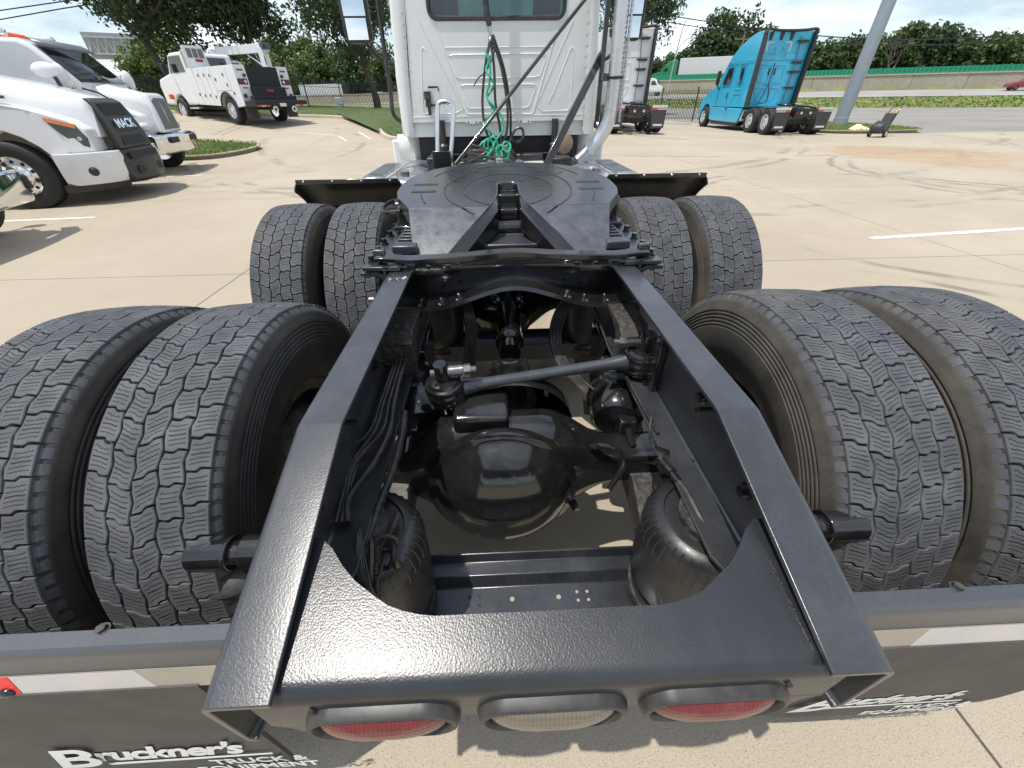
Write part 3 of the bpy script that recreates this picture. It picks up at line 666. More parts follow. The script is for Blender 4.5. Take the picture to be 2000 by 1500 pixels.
    ch = MB(); pr = [(yc-.10, .455), (yc-.10, .372), (yc+.04, .372), (yc+.058, .402), (yc+.098, .402), (yc+.104, .432), (yc+.110, .432), (yc+.104, .394), (yc+.064, .394), (yc+.046, .364), (yc-.106, .364), (yc-.106, .455)]
    ch.loft([[V((x, y, z)) for y, z in pr] for x in (-.36, .36)]); cho = ch.out('lower_cross_channel', 'chassis', truck, bevel=.002)
    if ai == 0:
        for x, y, r in ((-.045, 0, .0065), (.082, 0, .0065))+tuple((sx*.148+dx_, dy_, .0042) for sx in (-1, 1) for dx_ in (-.014, .014) for dy_ in (-.011, .011)):
            b = MB(); b.cyl((x, yc+.004+y, .3725), (x, yc+.004+y, .3735), r, n=12); b.out('bolt_hole', 'concrete' if abs(x) < .1 or x > .1 else 'void_black', cho)
# ---- transverse torque rod between the diff bracket and the right rail
tr = MB(); A = V((-.222, .945, .765)); B = V((.392, 1.03, .795)); d = (B-A).normalized()
tr.tube([A+d*.03, A+d*.055, A+d*.09, A+d*.13, B-d*.13, B-d*.09, B-d*.055, B-d*.03], [.034, .03, .022, .0185, .0185, .022, .03, .034], 20)
tro = tr.out('torque_rod', 'rod_metal', truck)
for C_, ax in ((A, V((-.08, -.12, 1))), (B, V((.05, -.12, 1)))):
    e = MB(); e.lathe([(1.3*r_, 1.3*h_) for r_, h_ in [(.0, -.05), (.017, -.05), (.017, -.034), (.034, -.033), (.038, -.026), (.044, -.024), (.046, -.016), (.0445, -.012), (.0465, -.008), (.0465, .008), (.0445, .012), (.046, .016), (.044, .024), (.038, .026), (.034, .033), (.017, .034), (.017, .05), (0, .05)]], C_, ax, 36); e.out('rod_end', 'gloss_black', tro)
    axn = ax.normalized(); sgn = 1 if C_ is A else -1
    for q in (-1, 1):
        p = C_+axn*q*.07
        st = MB(); st.lathe([(0, -.03), (.019, -.03), (.021, -.024), (.021, .024), (.019, .03), (0, .03)], p, axn, 18); st.out('rod_pin', 'gloss_black', tro)
        bl = MB(); xd = V((1, .08, .02)) if C_ is A else V((-1, .05, 0))
        bl.cyl(p-xd*.032, p+xd*.075, .009, n=10)
        if C_ is A: bl.cyl(p+xd*.018, p+xd*.062, .0165, n=18)
        bl.cyl(p+xd*.064, p+xd*.084, .0175, n=6); bl.cyl(p+xd*.084, p+xd*.1, .009, n=10); bl.out('rod_bolt', 'steel_dark', tro)
rb = MB(); rb.prism([(.93, .74), (1.14, .74), (1.14, .98), (1.08, .985), (.97, .985), (.93, .9)], lambda u, v, w: V((w, u, v)), .40, .4228); rb.box(.39, .424, .96, 1.10, .70, .75); rb.out('frame_bracket', 'gloss_black', truck, bevel=.004)
# ---- prop shaft between the axles
ds = MB(); P0, P1 = V((-.004, 1.93, .60)), V((-.018, 1.17, .625))
dd = (P1-P0).normalized()
ds.tube([P0, P0+dd*.1, P0+dd*.11, P0+dd*.42, P0+dd*.43, P0+dd*.47, P0+dd*.48, P0+dd*.56], [.042, .042, .056, .056, .062, .062, .045, .045], 24)
dso = ds.out('drive_shaft', 'gloss_black', truck)
for P_, s_, up in ((P1, 1, 0), (P0, -1, 0)):
    yk = MB()
    for sx in (-1, 1):
        yk.prism([(1.25*a1, 1.25*a2) for a1, a2 in [(-.02, -.05), (.05, -.045), (.06, -.025), (.06, .025), (.05, .045), (-.02, .05), (-.05, .03), (-.05, -.03)]], lambda u, v, w: P_+V((sx*w, -dd.y*0+u*s_, v)), .042, .064); yk.cyl(P_+V((sx*.05, 0, 0)), P_+V((sx*.082, 0, 0)), .026, n=18)
    yk.cyl(P_+V((0, .05, 0)), P_+V((0, .11, 0)), .05, .03, n=20); yk.out('yoke', 'gloss_black', dso, bevel=.004)
    cr_ = MB(); cr_.cyl(P_+V((-.06, 0, 0)), P_+V((.06, 0, 0)), .017, n=14); cr_.cyl(P_+V((0, 0, -.06)), P_+V((0, 0, .06)), .017, n=14); cr_.ball(P_, .034); cr_.out('joint_cross', 'steel_dark', dso)
fy = MB(); fy.lathe([(.085, 0), (.085, .02), (.055, .03), (.05, .07), (.07, .075), (.07, .12), (0, .12)], V((-.018, 1.055, .62)), V((0, 1, 0)), 32)
for k in range(8):
    a = k*math.pi/4; fy.cyl((-.018+.06*math.cos(a), 1.10, .62+.06*math.sin(a)), (-.018+.06*math.cos(a), 1.15, .62+.06*math.sin(a)), .009, n=8)
fy.out('input_yoke', 'steel_dark', dso)
# ---- arched cross member under the fifth wheel, with rivets and gussets
def zarch(x): return .885+.062*math.exp(-(x/.17)**2)-.012*math.exp(-((abs(x)-.28)/.1)**2)
ac = MB(); rings = []
for i in range(37):
    x = -.424+.848*i/36; z = zarch(x)
    rings.append([V((x, y, z+dz)) for y, dz in ((1.405, .108-(z-.885)*.7), (1.405, .004), (1.27, .004), (1.262, .010), (1.258, -.004), (1.27, -.006), (1.413, -.006), (1.413, .108-(z-.885)*.7))])
ac.loft(rings); aco = ac.out('arched_crossmember', 'gloss_black', truck, smooth=40)
tf = MB(); rings = []
for i in range(37):
    x = -.424+.848*i/36; w = .03+.05*ss(.12, .34, abs(x)); rings.append([V((x, y, z)) for y, z in ((1.413, .992), (1.405-w, .992), (1.405-w, .985), (1.413, .985))])
tf.loft(rings); tf.out('upper_flange', 'gloss_black', aco)
for sx in (-1, 1):
    for x in (.20, .265, .34):
        for y in (1.295, 1.345):
            b = MB(); z = zarch(sx*x)+.004; b.ball((sx*x, y, z), .012, .012, .007, 12, 6); b.out('rivet', 'gloss_black', aco)
    for x in (.23, .30):
        b = MB(); b.ball((sx*x, 1.372, .993), .011, .011, .006, 12, 6); b.out('rivet', 'gloss_black', aco)
    gs = MB(); prof = [(1.26, .884), (1.10, .884), (1.06, .86), (1.06, .74), (1.085, .74), (1.10, .80), (1.13, .84), (1.18, .862), (1.26, .868)]
    gs.loft([[V((sx*x, y, z)) for y, z in prof] for x in (.33, .424)]); gs.out('gusset', 'dusty_black', aco, bevel=.003)
# ---- fifth wheel mounting: angle irons, bolts, slotted racks, bent rear brace
for sx in (-1, 1):
    an = MB(); an.prism([(.385, 1.305), (.512, 1.305), (.512, 2.35), (.40, 2.35), (.40, 1.6)], lambda u, v, w: V((sx*u, v, w)), 1.004, 1.018); an.box(sx*.436, sx*.446, 1.31, 2.35, .86, 1.003); ano = an.out('mounting_angle', 'chassis', truck, bevel=.002)
    sk = MB(); sk.loft([[V((sx*x, y, z)) for x, z in ((.448, .95), (.455, .975), (.47, .985), (.525, .985), (.525, .998), (.465, .998), (.445, .985), (.437, .95))] for y in (1.31, 1.352)]); sk.out('lower_bracket', 'chassis', ano, bevel=.002)
    for y in (1.365, 1.465, 1.565, 1.675, 1.785, 1.9, 2.02):
        b = MB(); b.hexb((sx*.492, y, 1.018), (0, 0, 1), .0125, .022); b.out('mounting_bolt', 'gloss_black', ano)
    rk = MB(); rk.box(sx*.36, sx*.43, 1.45, 2.2, 1.0185, 1.028)
    for q in range(14): rk.box(sx*.352, sx*.425, 1.47+q*.042, 1.485+q*.042, 1.0285, 1.05)
    rk.box(sx*.425, sx*.437, 1.44, 2.2, 1.0285, 1.042); rk.out('slide_rack', 'chassis', ano, bevel=.002)
    en = MB(); en.prism([(.34, 1.40), (.425, 1.40), (.425, 1.445), (.38, 1.452), (.34, 1.44)], lambda u, v, w: V((sx*u, v, w)), 1.03, 1.058); en.box(sx*.44, sx*.482, 1.352, 1.375, 1.019, 1.06); en.out('end_stop', 'chassis', ano, bevel=.004)
br = MB(); rings = []
for i in range(33):
    x = -.47+.94*i/32; a = abs(x); y = 1.335+.05*math.exp(-(x/.16)**2); z = 1.024+.012*ss(.3, .46, a); hh = .008+.006*ss(.38, .3, a)
    rings.append([V((x, y-.018, z+hh)), V((x, y+.022, z+hh+.004)), V((x, y+.022, z-.006)), V((x, y-.018, z-.006))])
br.loft(rings); br.out('rear_brace', 'gloss_black', truck, bevel=.003)
for sx in (-1, 1):
    w = MB(); rn = random.Random(4); pts = [(sx*(.36+.012*i), 1.312+rn.uniform(-.004, .004), 1.016+rn.uniform(-.002, .003)) for i in range(9)]; w.tube(pts, [rn.uniform(.004, .008) for _ in pts], 7); w.out('weld_bead', 'gloss_black', truck)
# ---- fifth wheel: tilted plate with throat, ramps, grease rings, jaw
TILT = .158
def fw(x, y, w): return V((x, y, 1.1379+TILT*(y-1.615)+w))
half = [(.082, 1.612), (.388, 1.612), (.398, 1.64), (.452, 1.735), (.463, 1.80), (.455, 1.875), (.432, 1.95), (.39, 2.02), (.33, 2.075), (.25, 2.118), (.16, 2.143), (.07, 2.155)]
slot = [(0, 1.885), (.028, 1.88), (.042, 1.862), (.043, 1.76), (.052, 1.70)]
poly = [(x, y) for x, y in half]+[(-x, y) for x, y in half[::-1]]+[(-x, y) for x, y in slot[::-1]]+[(x, y) for x, y in slot[1:]]
f5 = MB(); f5.prism(poly, fw, -.034, 0); f5o = f5.out('fifth_wheel', 'plate_grey', truck, bevel=.005, seg=3)
for sx in (-1, 1):
    skt = MB()
    pts = [(.388, 1.63)]+half[2:]
    for (xa, ya), (xb, yb) in zip(pts, pts[1:]):
        skt.add([fw(sx*xa, ya, -.03), fw(sx*xb, yb, -.03), fw(sx*xb*.97, yb, -.09), fw(sx*xa*.97, ya, -.09)], [(0, 1, 2, 3)])
    skt.prism([(.33, -.13), (.44, -.13), (.44, -.03), (.33, -.03)], lambda u, v, w: V((sx*u, w, 1.17+v)), 1.72, 1.95); skt.out('plate_skirt', 'gloss_black', f5o)
for sx in (-1, 1):
    rp = MB(); nn = 8
    def rpp(a, b, w):     # a 0..1 inner->outer, b 0..1 break->tip
        xi = .080+(.252-.080)*b; xo = .388+(.350-.388)*b; y = 1.612-.222*b; z = 1.1374-.118*b-.012*b*b
        return V((sx*(xi+(xo-xi)*a), y, z+w))
    top = [[rpp(a/nn, b/nn, 0) for a in range(nn+1)] for b in range(nn+1)]
    rp.grid(lambda b, a: rpp(a, b, 0), nn, nn); rp.grid(lambda b, a: rpp(a, b, -.05), nn, nn)
    for aa in (0, 1): rp.grid(lambda b, w: rpp(aa, b, -.05*w), nn, 1)
    for bb in (0, 1): rp.grid(lambda a, w: rpp(a, bb, -.05*w), nn, 1)
    rp.out('ramp', 'ramp_worn', f5o, smooth=40)
    # worn lip at the tip and thick black throat wall along the V
    rn = random.Random(8); lp = MB(); pts = [rpp(i/10, 1.0, -.006) for i in range(11)]; lp.tube(pts, [.009+rn.uniform(-.0015, .0025) for _ in pts], 8); lp.out('ramp_lip', 'ramp_worn', f5o)
    tw = MB(); rings = []
    for xo_, xi_, y, z, hh in ((.256, .185, 1.382, 1.000, .03), (.254, .188, 1.40, 1.012, .045), (.17, .112, 1.50, 1.078, .075), (.083, .046, 1.61, 1.131, .085), (.062, .043, 1.69, 1.146, .08), (.054, .0425, 1.76, 1.155, .07)):
        rings.append([V((sx*xo_, y, z)), V((sx*xi_, y, z-.006)), V((sx*xi_, y, z-hh)), V((sx*xo_, y, z-hh))])
    tw.loft(rings)
    tw.out('throat_wall', 'gloss_black', f5o, smooth=30, bevel=.006)
    pv = MB(); pv.box(sx*.37, sx*.47, 1.76, 1.9, 1.03, 1.11); pv.cyl((sx*.36, 1.83, 1.09), (sx*.485, 1.83, 1.09), .04, n=20); pv.box(sx*.34, sx*.48, 1.70, 1.98, 1.0285, 1.05); pv.out('pivot_bracket', 'gloss_black', f5o, bevel=.006)
hl = MB(); hl.tube(spline([(-.43, 1.86, 1.12), (-.50, 1.84, 1.12), (-.53, 1.80, 1.105), (-.52, 1.75, 1.095), (-.45, 1.74, 1.1)], 6), .008, 8); hl.out('release_handle', 'gloss_black', f5o)
def ringarc(r, a0, a1, wd, cy=1.80, sq=1):
    g = MB(); n = 40; vs = []
    for i in range(n+1):
        a = a0+(a1-a0)*i/n
        for rr in (r-wd/2, r+wd/2): vs.append((rr*math.sin(a), cy-rr*math.cos(a)*sq))
    vs = [fw(x, y, .0012) for x, y in vs]
    g.add(vs, [(2*i, 2*i+2, 2*i+3, 2*i+1) for i in range(n)]); return g.out('grease_groove', 'groove', f5o)
ringarc(.185, .42, 2*math.pi-.42, .008); ringarc(.265, .55, math.pi-.5, .008); ringarc(.265, math.pi+.5, 2*math.pi-.55, .008); ringarc(.30, math.pi-.45, math.pi+.45, .008)
for sx in (-1, 1):
    ringarc(.36, math.pi+sx*.75, math.pi+sx*1.1, .007); ringarc(.36, sx*1.15, sx*1.45, .007)
    for y, x0, x1 in ((1.775, .30, .40), (1.86, .30, .40)):
        g = MB(); g.prism([(x0, y), (x1, y), (x1, y+.016), (x0, y+.016)], lambda u, v, w: fw(sx*u, v, w), .0003, .0016); g.out('plate_slot', 'groove', f5o)
    g = MB(); rr = [(.012*math.cos(q), .012*math.sin(q)) for q in [i*math.pi/8 for i in range(16)]]; g.prism([(sx*.065+a, 1.9+b) for a, b in rr], fw, .0003, .0013); g.out('plate_plug', 'groove', f5o)
    g = MB(); g.prism([(sx*.2, 1.955), (sx*.207, 1.95), (sx*.262, 2.0), (sx*.255, 2.005)], fw, .0003, .0012); g.out('grease_groove', 'groove', f5o)
jw = MB(); jw.box(-.05, .05, 1.80, 1.93, 1.06, 1.145); jw.box(-.042, .042, 1.74, 1.80, 1.05, 1.10); jw.box(-.14, .14, 1.90, 2.0, 1.03, 1.12); jw.out('locking_jaw', 'gloss_black', f5o, bevel=.008)
cy_ = MB(); cy_.cyl((-.06, 1.70, 1.035), (.075, 1.70, 1.04), .026, n=24); cy_.cyl((-.11, 1.70, 1.035), (-.06, 1.70, 1.035), .018, n=16)
for q in range(4): cy_.cyl((-.108+q*.012, 1.70, 1.035), (-.102+q*.012, 1.70, 1.035), .024, n=16)
cy_.out('release_cylinder', 'gloss_black', f5o, bevel=.003)
sd = MB(); sd.loft([[V((x, y, z)) for x in (-w, w) for z in (zz, zz+.02)][0:2]+[V((w, y, zz+.02)), V((w, y, zz))] for y, zz, w in ((1.52, 1.0, .13), (1.66, 1.0, .09))]); sd.box(-.36, .36, 1.52, 1.56, .985, 1.01); sd.box(-.35, .35, 1.66, 1.72, .98, 1.02); sd.out('support_saddle', 'chassis', f5o, bevel=.004)
fb = MB(); fb.lathe([(.10, 0), (.095, .05), (.06, .09), (.05, .12), (0, .125)], (-.015, 2.10, .80), (0, -1, 0), 28); fb.tube([(.03, 2.02, .80), (.12, 2.0, .82), (.2, 2.0, .83)], .022, 10); fb.out('power_divider', 'steel_dark', truck)
dk = MB(); dk.box(-.42, .42, 2.42, 2.55, .80, .99); dk.box(-.42, .42, 3.3, 3.42, .78, .985); dk.out('frame_crossmember', 'gloss_black', truck, bevel=.004)
# ---- quarter fenders ahead of the forward drive tyres
for sx in (-1, 1):
    qf = MB(); R_ = .675; nA = 12; prof = []
    x0, x1 = .615, 1.175
    def qp(a, b):
        th = math.radians(62-b*62); x = x0+(x1-x0)*a; r = R_-.02*ss(.88, 1, a)*0
        return V((sx*x, AX[1]+r*math.cos(th), AZ_+r*math.sin(th)))
    qf.grid(qp, 10, nA)
    # rolled outer edge with rounded corner
    for aa, s2 in ((1, 1), (0, -1)):
        def edge_(u, b, aa=aa, s2=s2):
            th = math.radians(62-b*62); rr = R_-.055*(1-math.cos(u*math.pi/2)); x = (x1 if aa else x0)+s2*.028*math.sin(u*math.pi/2); return V((sx*x, AX[1]+rr*math.cos(th), AZ_+rr*math.sin(th)))
        qf.grid(edge_, 5, nA)
    q_ = qf.out('quarter_fender', 'black_plastic', truck, smooth=60); s_ = q_.modifiers.new('s', 'SOLIDIFY'); s_.thickness = .005; s_.offset = 0; split_edges(q_, 50)
    lip = MB(); th = math.radians(62); yy, zz = AX[1]+R_*math.cos(th), AZ_+R_*math.sin(th)
    lip.box(sx*(x0-.01), sx*(x1+.01), yy-.024, yy-.012, zz-.012, zz+.012); lip.out('fender_strip', 'gloss_black', q_, bevel=.003)
    for k in range(4):
        b = MB(); b.ball((sx*(.65+k*.163), yy-.025, zz+.003), .0065, .004, .0065, 10, 6); b.out('fender_bolt', 'chrome', q_)
    ar = MB(); ar.tube([(sx*.43, AX[1]+.42, .9), (sx*.6, AX[1]+.42, .93), (sx*1.1, AX[1]+.43, .93)], .02, 10); ar.out('fender_bracket', 'gloss_black', q_)
# ---- day cab: body shell, pressed rear wall, window, sills
CY = 4.30
cab = MB()
sec = [(.80, 1.19), (.885, 1.22), (.895, 1.30), (.885, 1.66), (.868, 1.83), (.85, 2.1), (.80, 2.55), (.70, 2.78), (.45, 2.86), (0, 2.88)]
ring = lambda y, s, dz: [V((x*s, y, z if z < 1.3 else z+dz)) for x, z in sec]+[V((-x*s, y, z if z < 1.3 else z+dz)) for x, z in sec[-2::-1]]
cab.loft([ring(CY+.03, .985, -.01), ring(CY+.06, 1.0, 0), ring(CY+.4, 1.06, .01), ring(CY+1.3, 1.1, .02), ring(CY+1.75, 1.1, -.02)])
cabo = cab.out('cab', 'cab_white', truck, smooth=50)
# rear wall with a window opening
rw = MB(); zo = 1.31
wl, wr, wb, wt = -.535, .555, 2.0, 2.50
def rwall(x, z): return V((x, CY+.012*math.cos(min(1, abs(x)/.9)*1.5)*0, z))
fr = [(-.775, 1.305), (-.30, 1.305), (-.29, 1.29), (-.19, 1.29), (-.18, 1.305), (.18, 1.305), (.19, 1.29), (.29, 1.29), (.30, 1.305), (.78, 1.305), (.757, 2.1), (.72, 2.6), (.6, 2.76), (0, 2.80), (-.6, 2.76), (-.70, 2.6), (-.714, 2.1)]
bm = bmesh.new()
def winpts(gr):
    o = []; r = .06+gr
    for cx, cz, a0 in ((wr-.06, wb+.06, -90), (wr-.06, wt-.06, 0), (wl+.06, wt-.06, 90), (wl+.06, wb+.06, 180)):
        for q in range(6): a = math.radians(a0+q*18); o.append((cx+r*math.cos(a), cz+r*math.sin(a)))
    return o
wp = winpts(0)
ov = [bm.verts.new((x, CY, z)) for x, z in fr]; iv = [bm.verts.new((x, CY, z)) for x, z in wp]
eds = [bm.edges.new((a[i], a[(i+1) % len(a)])) for a in (ov, iv) for i in range(len(a))]
bmesh.ops.triangle_fill(bm, edges=eds, use_beauty=True)
me = bpy.data.meshes.new('rear_wall'); bm.to_mesh(me); bm.free(); me.materials.append(M['cab_white'])
rwo = bpy.data.objects.new('rear_wall', me); COL.objects.link(rwo); rwo.parent = cabo; q = rwo.modifiers.new('s', 'SOLIDIFY'); q.thickness = .012; q.offset = 0
# corner panels left and right of the wall
for sx in (-1, 1):
    cp = MB(); pr = [(1.20, .80, .885), (1.30, .78, .893), (1.64, .765, .884), (1.68, .762, .876), (2.1, .72 if sx < 0 else .757, .85), (2.6, .70, .80)]
    cp.loft([[V((sx*a, CY-.004, z)), V((sx*(a+.03), CY-.02, z)), V((sx*(b-.035), CY-.014, z)), V((sx*(b-.008), CY+.01, z)), V((sx*b, CY+.05, z)), V((sx*(b-.02), CY+.07, z)), V((sx*a, CY+.02, z))] for z, a, b in pr]); cp.out('corner_panel', 'cab_white', cabo, smooth=50)
    cl = MB(); cl.prism([(.80, 1.19), (.885, 1.2), (.885, 1.30), (.79, 1.31), (.778, 1.24)], lambda u, v, w: V((sx*u, w, v)), CY+.0, CY+.3); cl.out('lower_corner', 'cab_white', cabo)
def rib(pts, closed=False, r=.0055, name='pressed_rib'):
    b = MB(); P = [V((x, CY-.0045, z)) for x, z in pts]
    if closed: P = [p for i in range(len(P)) for p in (P[i]*.94+P[i-1]*.06, P[i]*.94+P[(i+1) % len(P)]*.06)]
    b.tube(P, r, 8, closed=closed); o = b.out(name, 'cab_white', rwo, smooth=60); return o
rib([(-.42, 1.775), (.429, 1.776), (.366, 1.621), (-.351, 1.615)], True); rib([(-.331, 1.573), (.343, 1.572), (.275, 1.405), (-.275, 1.404)], True)
rib([(-.504, 1.99), (-.437, 1.821), (-.293, 1.372), (-.27, 1.362), (.29, 1.357), (.316, 1.365), (.466, 1.821), (.531, 1.987)]); rib([(-.437, 1.821), (.466, 1.821)], r=.005)
rib([(-.62, 1.989), (-.31, 1.401), (-.407, 1.366), (-.66, 1.372), (-.672, 1.40), (-.633, 1.81), (-.61, 1.825), (-.595, 1.80)], r=.005); rib([(.63, 1.98), (.345, 1.42), (.404, 1.374), (.63, 1.38), (.65, 1.405), (.655, 1.80), (.64, 1.82), (.62, 1.80), (.50, 1.52), (.45, 1.44)], r=.005)
rib([(-.775, 1.345), (.78, 1.35)], r=.004, name='wall_seam'); rib([(-.714, 2.1), (-.772, 1.31)], r=.004, name='wall_seam'); rib([(.757, 2.1), (.776, 1.31)], r=.004, name='wall_seam')
for i, z in enumerate((1.40, 1.47, 1.54, 1.61, 1.68, 1.75, 1.82, 1.89, 1.96, 2.03)):
    for sx in (-1, 1):
        b = MB(); b.ball((sx*(.745+(2.1-z)*.03), CY-.018, z), .006, .004, .006, 8, 5); b.out('rivet', 'steel', rwo)
for x in (-.275, -.205, .205, .275):
    b = MB(); b.cyl((x, CY-.008, 1.30), (x, CY-.0095, 1.30), .007, n=10); b.out('bolt_hole', 'void_black', rwo)
wg = MB(); wi = winpts(-.004); wg.prism(wi, lambda u, v, w: V((u, w, v)), CY+.004, CY+.009); wgo = wg.out('rear_window', 'glass_teal', cabo)
ws = MB(); rings = []
for gr, y in ((.018, CY-.004), (.014, CY-.016), (-.006, CY-.016), (-.014, CY-.004), (-.014, CY+.012), (.018, CY+.012)): rings.append([V((x, y, z)) for x, z in winpts(gr)])
rings.append(rings[0]); ws.loft(rings, caps=False); ws.out('window_seal', 'black_plastic', wgo, smooth=50)
for sx in (-1, 1):
    hr = MB(); hr.prism([(sx*.30, 2.02), (sx*.515, 2.03), (sx*.52, 2.45), (sx*.32, 2.45)], lambda u, v, w: V((u, w, v)), CY-.001, CY+.002); hr.out('window_blind', 'glass_dark', wgo)
# door glass, sill, sun visor, hood and front wheels so that the truck is whole from the side
for sx in (-1, 1):
    dg = MB(); dg.prism([(CY+.5, 1.95), (CY+1.45, 1.9), (CY+1.3, 2.5), (CY+.55, 2.55)], lambda u, v, w: V((sx*(w-(v-1.9)*.12), u, v)), .93, .95); dg.out('door_window', 'glass_dark', cabo)
    st = MB(); st.box(sx*.55, sx*1.08, CY+.35, CY+1.6, .5, 1.15); st.out('side_step', 'cab_white', cabo, bevel=.02)
    fw_ = MB(); fw_.lathe([(.0, 0), (.27, .0), (.3, .02), (.48, .03), (.52, .06), (.52, .26), (.48, .28), (0, .28)], (sx*.82, CY+2.2, .52), (sx, 0, 0), 40); fw_.out('front_wheel', 'tyre_far', truck)
    sk = MB(); sk.grid(lambda a, b: V((sx*(.78+.22*a), CY+.30+.0*b, .98+.22*b)), 2, 2); o = sk.out('fender_panel', 'cab_white', truck); o.modifiers.new('s', 'SOLIDIFY').thickness = .02
hd = MB(); hd.loft([[V((x*w, y, z)) for x, z in ((-1, .7), (1, .7), (1, zt-.15), (.8, zt), (-.8, zt), (-1, zt-.15))] for y, w, zt in ((CY+1.7, .98, 1.95), (CY+2.6, .92, 1.85), (CY+3.3, .8, 1.6), (CY+3.4, .75, 1.4))]); hd.out('hood', 'cab_white', truck, bevel=.05, seg=3)
# dark underside behind and below the cab
uc = MB(); uc.box(-.76, .76, CY+.08, CY+.9, .8, 1.30); uc.box(-.36, .36, CY+.9, CY+2, .7, 1.2); uc.out('cab_floor', 'void_black', cabo)
tm = MB(); tm.lathe([(.0, 0), (.12, .0), (.17, .06), (.2, .3), (.2, .5), (0, .5)], (0, CY-.25, .93), (0, 1, 0), 28); tm.out('gearbox', 'dusty_black', truck)
for sx in (-1, 1):
    ab = MB(); ab.lathe([(0, 0), (.04, 0), (.05, .02), (.05, .1), (.03, .12), (.03, .3), (0, .3)], (sx*.52, CY-.02, 1.02), (0, 0, 1), 20); ab.out('cab_air_bag', 'black_plastic', truck)
    sp = MB(); sp.box(sx*.36, sx*.5, CY-.06, CY+.06, .98, 1.06); sp.out('cab_mount', 'gloss_black', truck, bevel=.01)
fl_ = MB(); fl_.lathe([(.0, 0), (.09, 0), (.085, .02), (.085, .07), (.04, .09), (0, .09)], (.60, CY-.03, 1.12), (0, -1, .2), 28); fl_.out('brown_filter', 'dusty_tan', truck)
# latch on the wall
lt = MB(); lt.lathe([(0, 0), (.028, 0), (.03, .01), (.03, .06), (.02, .065), (.02, .07), (.027, .075), (.027, .11), (.014, .115), (.014, .17), (0, .17)], (-.62, CY-.035, 1.53), (.05, 0, -1), 18); lto = lt.out('door_latch', 'gloss_black', rwo)
lb = MB(); lb.tube([(-.60, CY-.01, 1.56), (-.60, CY-.04, 1.56), (-.52, CY-.04, 1.56), (-.52, CY-.01, 1.54)], .008, 8); lb.out('latch_bar', 'gloss_black', lto)
lb = MB(); lb.cyl((-.60, CY-.03, 1.435), (-.55, CY-.03, 1.43), .008, n=8); lb.ball((-.545, CY-.03, 1.43), .014); lb.out('latch_knob', 'gloss_black', lto)
# ---- exhaust stack with elbow, flexible joint and pierced heat shield, on the right
ex = MB(); ex.tube(spline([(.935, 4.0, 3.4), (.945, 4.0, 2.2), (.957, 4.0, 1.6), (.955, 4.0, 1.38), (.93, 4.0, 1.27), (.87, 4.0, 1.17), (.79, 4.0, 1.08)], 8), .057, 28); exo = ex.out('exhaust_stack', 'stack_silver', truck)
cf = MB(); cf.tube([(.955-.0, 4.0, 1.40), (.955, 4.0, 1.385)], .061, 28); cf.out('pipe_clamp', 'stack_silver', exo)
fx = MB(); pA, pB = V((.80, 4.0, 1.09)), V((.70, 4.0, 1.0)); n = 22
fx.tube([pA.lerp(pB, i/n) for i in range(n+1)], [.064 if i % 2 else .056 for i in range(n+1)], 28); fx.out('flexible_joint', 'aluminium', exo, smooth=20)
hs_ = MB(); R_ = .085; nA, nZ = 8, 66
for k in range(nZ):
    z = 1.30+k*.03
    hs_.grid(lambda a, b: V((.955-.012*(z-1.4)+R_*math.cos(math.radians(-38+a*58)), 4.0+R_*math.sin(math.radians(-38+a*58)), z+b*.0205)), nA, 1)
for aa in (0, .33, .66, 1): hs_.grid(lambda a, b: V((.955-.012*(b*2-.1)+R_*math.cos(math.radians(-38+aa*58+a*8-4)), 4.0+R_*math.sin(math.radians(-38+aa*58+a*8-4)), 1.30+b*1.98)), 1, 30)
o = hs_.out('heat_shield', 'stack_silver', exo, smooth=60); q = o.modifiers.new('s', 'SOLIDIFY'); q.thickness = .002
hb = MB(); hb.box(.84, .875, 4.06, 4.10, 1.3, 3.2); hb.out('stack_mount', 'gloss_black', truck, bevel=.004)
for z in (1.58, 2.3):
    b = MB(); b.box(.85, .93, 3.98, 4.07, z, z+.05); b.cyl((.9, 3.93, z+.02), (1.0, 3.93, z+.02), .012, n=8); b.tube([V((.957+.062*math.cos(t*.314), 4.0+.062*math.sin(t*.314), z+.02)) for t in range(20)], .008, 6, closed=True); b.out('stack_clamp', 'gloss_black', exo, bevel=.003)
# ---- struts from the frame up to the stack mount
sb = MB(); a_, b_ = V((.345, 3.45, 1.03)), V((.865, 4.15, 1.76)); d = (b_-a_).normalized(); s_ = d.cross(V((0, 1, 0))).normalized(); u_ = s_.cross(d)
sb.loft([[p+s_*sx*.028+u_*sy*.018 for sx, sy in ((-1, -1), (1, -1), (1, 1), (-1, 1))] for p in (a_, b_)]); sb.out('stack_strut', 'gloss_black', truck, bevel=.003)
tr2 = MB(); tr2.cyl((-.36, 3.5, 1.06), (.70, 4.2, 2.09), .0135, n=12); tr2.cyl((.70, 4.2, 2.09), (.82, 4.28, 2.21), .0135, n=12); tr2.out('stay_rod', 'gloss_black', truck)
